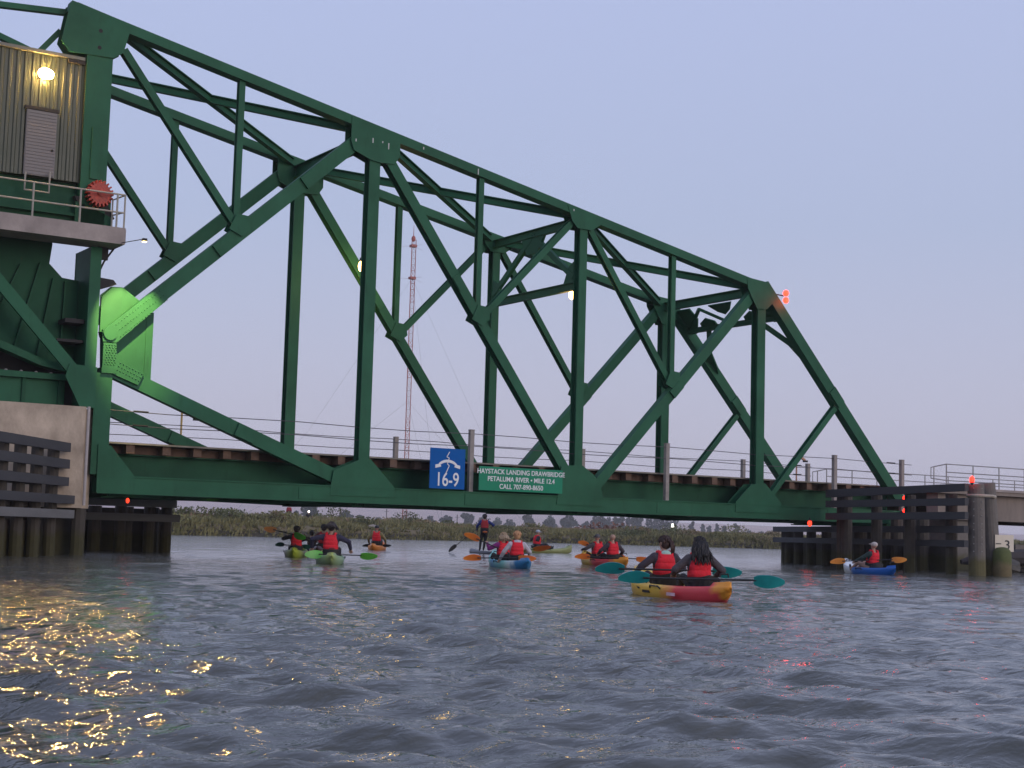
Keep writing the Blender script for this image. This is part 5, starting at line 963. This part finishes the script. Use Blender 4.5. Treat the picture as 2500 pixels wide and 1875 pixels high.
person('standing paddler in blue jacket and red vest with orange waist pack', on(K10, P10, 0, 0, .11), P10 + R(18), (BLUEJ, BLK, SHOE), pose='stand', hair='short', haircol=(.02, .014, .012), vest=VESTD, voxel=.02, scale=.985, hands=((-.34, .30, 1.0), (.40, .28, 1.2)), lean=R(-4), extras=hip, legs=[((-.16, .10, .50), (-.20, -.04, .09), (-.21, .10, .045)), ((.04, .06, .50), (-.02, .05, .09), (-.02, .2, .045))])
paddle('long paddle of the standing paddler with dark blade low over the water', tuple(np.array(K10) + (.25, .0, 1.62)), scr(1095, 1346, 71), BLACKM, ub=(.3, 0, 1), Lb=.5, Wb=.2, single=True)
# --- orange-bladed paddles of the mid-river boats
def P2d(label, a, b_, d, mat=ORB, da=0, db=0, **kw): return paddle(label, scr(*a, d + da), scr(*b_, d + db), mat, **kw)
tl = (0, -.5, .85)
P2d('paddle with red orange blades held level by the white hoodie paddler', (1131, 1362), (1309, 1362), 41.6, ua=tl, ub=tl, Lb=.48, Wb=.2)
P2d('paddle with one raised orange blade held by the purple sleeved paddler', (1134, 1302), (1292, 1372), 43.2, ua=tl, ub=tl, Lb=.46, Wb=.2)
P2d('paddle with orange blade resting across the olive kayak', (1214, 1356), (1345, 1334), 60, ua=tl, ub=tl, Lb=.70, Wb=.24)
P2d('paddle with orange blades held level by the bald looking paddler', (1403, 1358), (1591, 1366), 49.4, ua=tl, ub=tl, Lb=.5, Wb=.21)
P2d('steeply tilted paddle with orange blade held by the grey jacket paddler', (1412, 1322), (1530, 1362), 51.2, ua=tl, ub=tl, Lb=.36, Wb=.18)
P2d('paddle with amber blades held by the paddler in the blue kayak', (2027, 1371), (2214, 1365), 47.7, mat=ORB2, ua=tl, ub=tl, Lb=.47, Wb=.21)
P2d('paddle with one orange and one lime blade raised by the lime kayak paddler', (744, 1308), (700, 1294), 49.5, mat=GRB, ua=tl, ub=tl, Lb=.5, Wb=.26, da=-.2) if False else None
paddle('paddle of the lime kayak raised with one green and one orange blade', scr(746, 1312, 49.6), scr(646, 1288, 50.6), GRB, bmat2=ORB2, ua=(0, -.6, .8), ub=(.6, 0, .8), Lb=.5, Wb=.24)
paddle('paddle with a lime green blade dipping beside the pale green kayak', scr(744, 1352, 41.0), scr(922, 1357, 41.9), GRB, ua=(0, .2, 1), ub=(0, -.6, .8), Lb=.50, Wb=.24)
paddle('short dark green blade paddle beside the lime kayak', scr(672, 1329, 50.5), scr(760, 1334, 51), pm('dark_green_blade', (.01, .07, .055), .5), ua=tl, ub=tl, Lb=.3, Wb=.17)
P2d('dark paddle lying across the orange kayak', (885, 1332), (955, 1331), 73.5, mat=BLACKM, ua=tl, ub=tl, Lb=.4, Wb=.15)
P2d('dark paddle of the paddler in the maroon kayak', (728, 1336), (800, 1338), 56, mat=BLACKM, ua=tl, ub=tl, Lb=.3, Wb=.15)
# --- people on the bank
def bankp(px, d, z, label, mats, vest, hc, extras=None, psi=R(200), sc_=1.0):
    u = (px + 9.5 - 1250) / 3748.4 * d; x, y = uv(u, d); z = float(gheight(np.array(u), np.array(d - float(shore(u))))) + z; person(label, (x, y, z), psi, mats, pose='stand', vest=vest, haircol=hc, voxel=.03, scale=sc_, extras=extras)
def lampx(o, T_, Hs, S): m_ = MB(); m_.ell(Hs(0, .12, .06), (.09, .06, .12), 10, 6); put('head_lamp', m_, em('head_lamp', (1, .93, .8), 9), o, smooth=True)
bankp(707, 169, -.3, 'person in red jacket on the far bank holding something pale', (cloth('crimson_jacket', (.30, .02, .03)), BLK, SHOE), None, (.03, .02, .02))
bankp(755, 169, -.75, 'person with a bright head lamp standing on the far bank', (BLK, BLK, SHOE), None, (.02, .02, .02), lampx)
bankp(1446, 222, -.7, 'lone dark figure standing behind the marsh on the bank', (DARKJ, BLK, SHOE), None, (.02, .02, .02))

# ================================================================== HAZE
HB = MB(); x0, y0 = uv(0, 2600); c_, s_ = _fy, _fx
pts = [uv(-5200, -60), uv(5200, -60), uv(5200, 5800), uv(-5200, 5800)]
HB.add([(*p, -2.5) for p in pts] + [(*p, 135) for p in pts], [(3, 2, 1, 0), (4, 5, 6, 7), (0, 1, 5, 4), (1, 2, 6, 5), (2, 3, 7, 6), (3, 0, 4, 7)])
hm = bpy.data.materials.new('evening_haze'); hm.use_nodes = True; n = hm.node_tree; n.nodes.clear(); ou = n.nodes.new('ShaderNodeOutputMaterial'); pv = n.nodes.new('ShaderNodeVolumePrincipled')
pv.inputs['Color'].default_value = (1.0, .97, .98, 1); pv.inputs['Density'].default_value = HAZE_D; pv.inputs['Anisotropy'].default_value = .1; n.links.new(pv.outputs[0], ou.inputs['Volume'])
put('haze', HB, hm, kind='stuff')
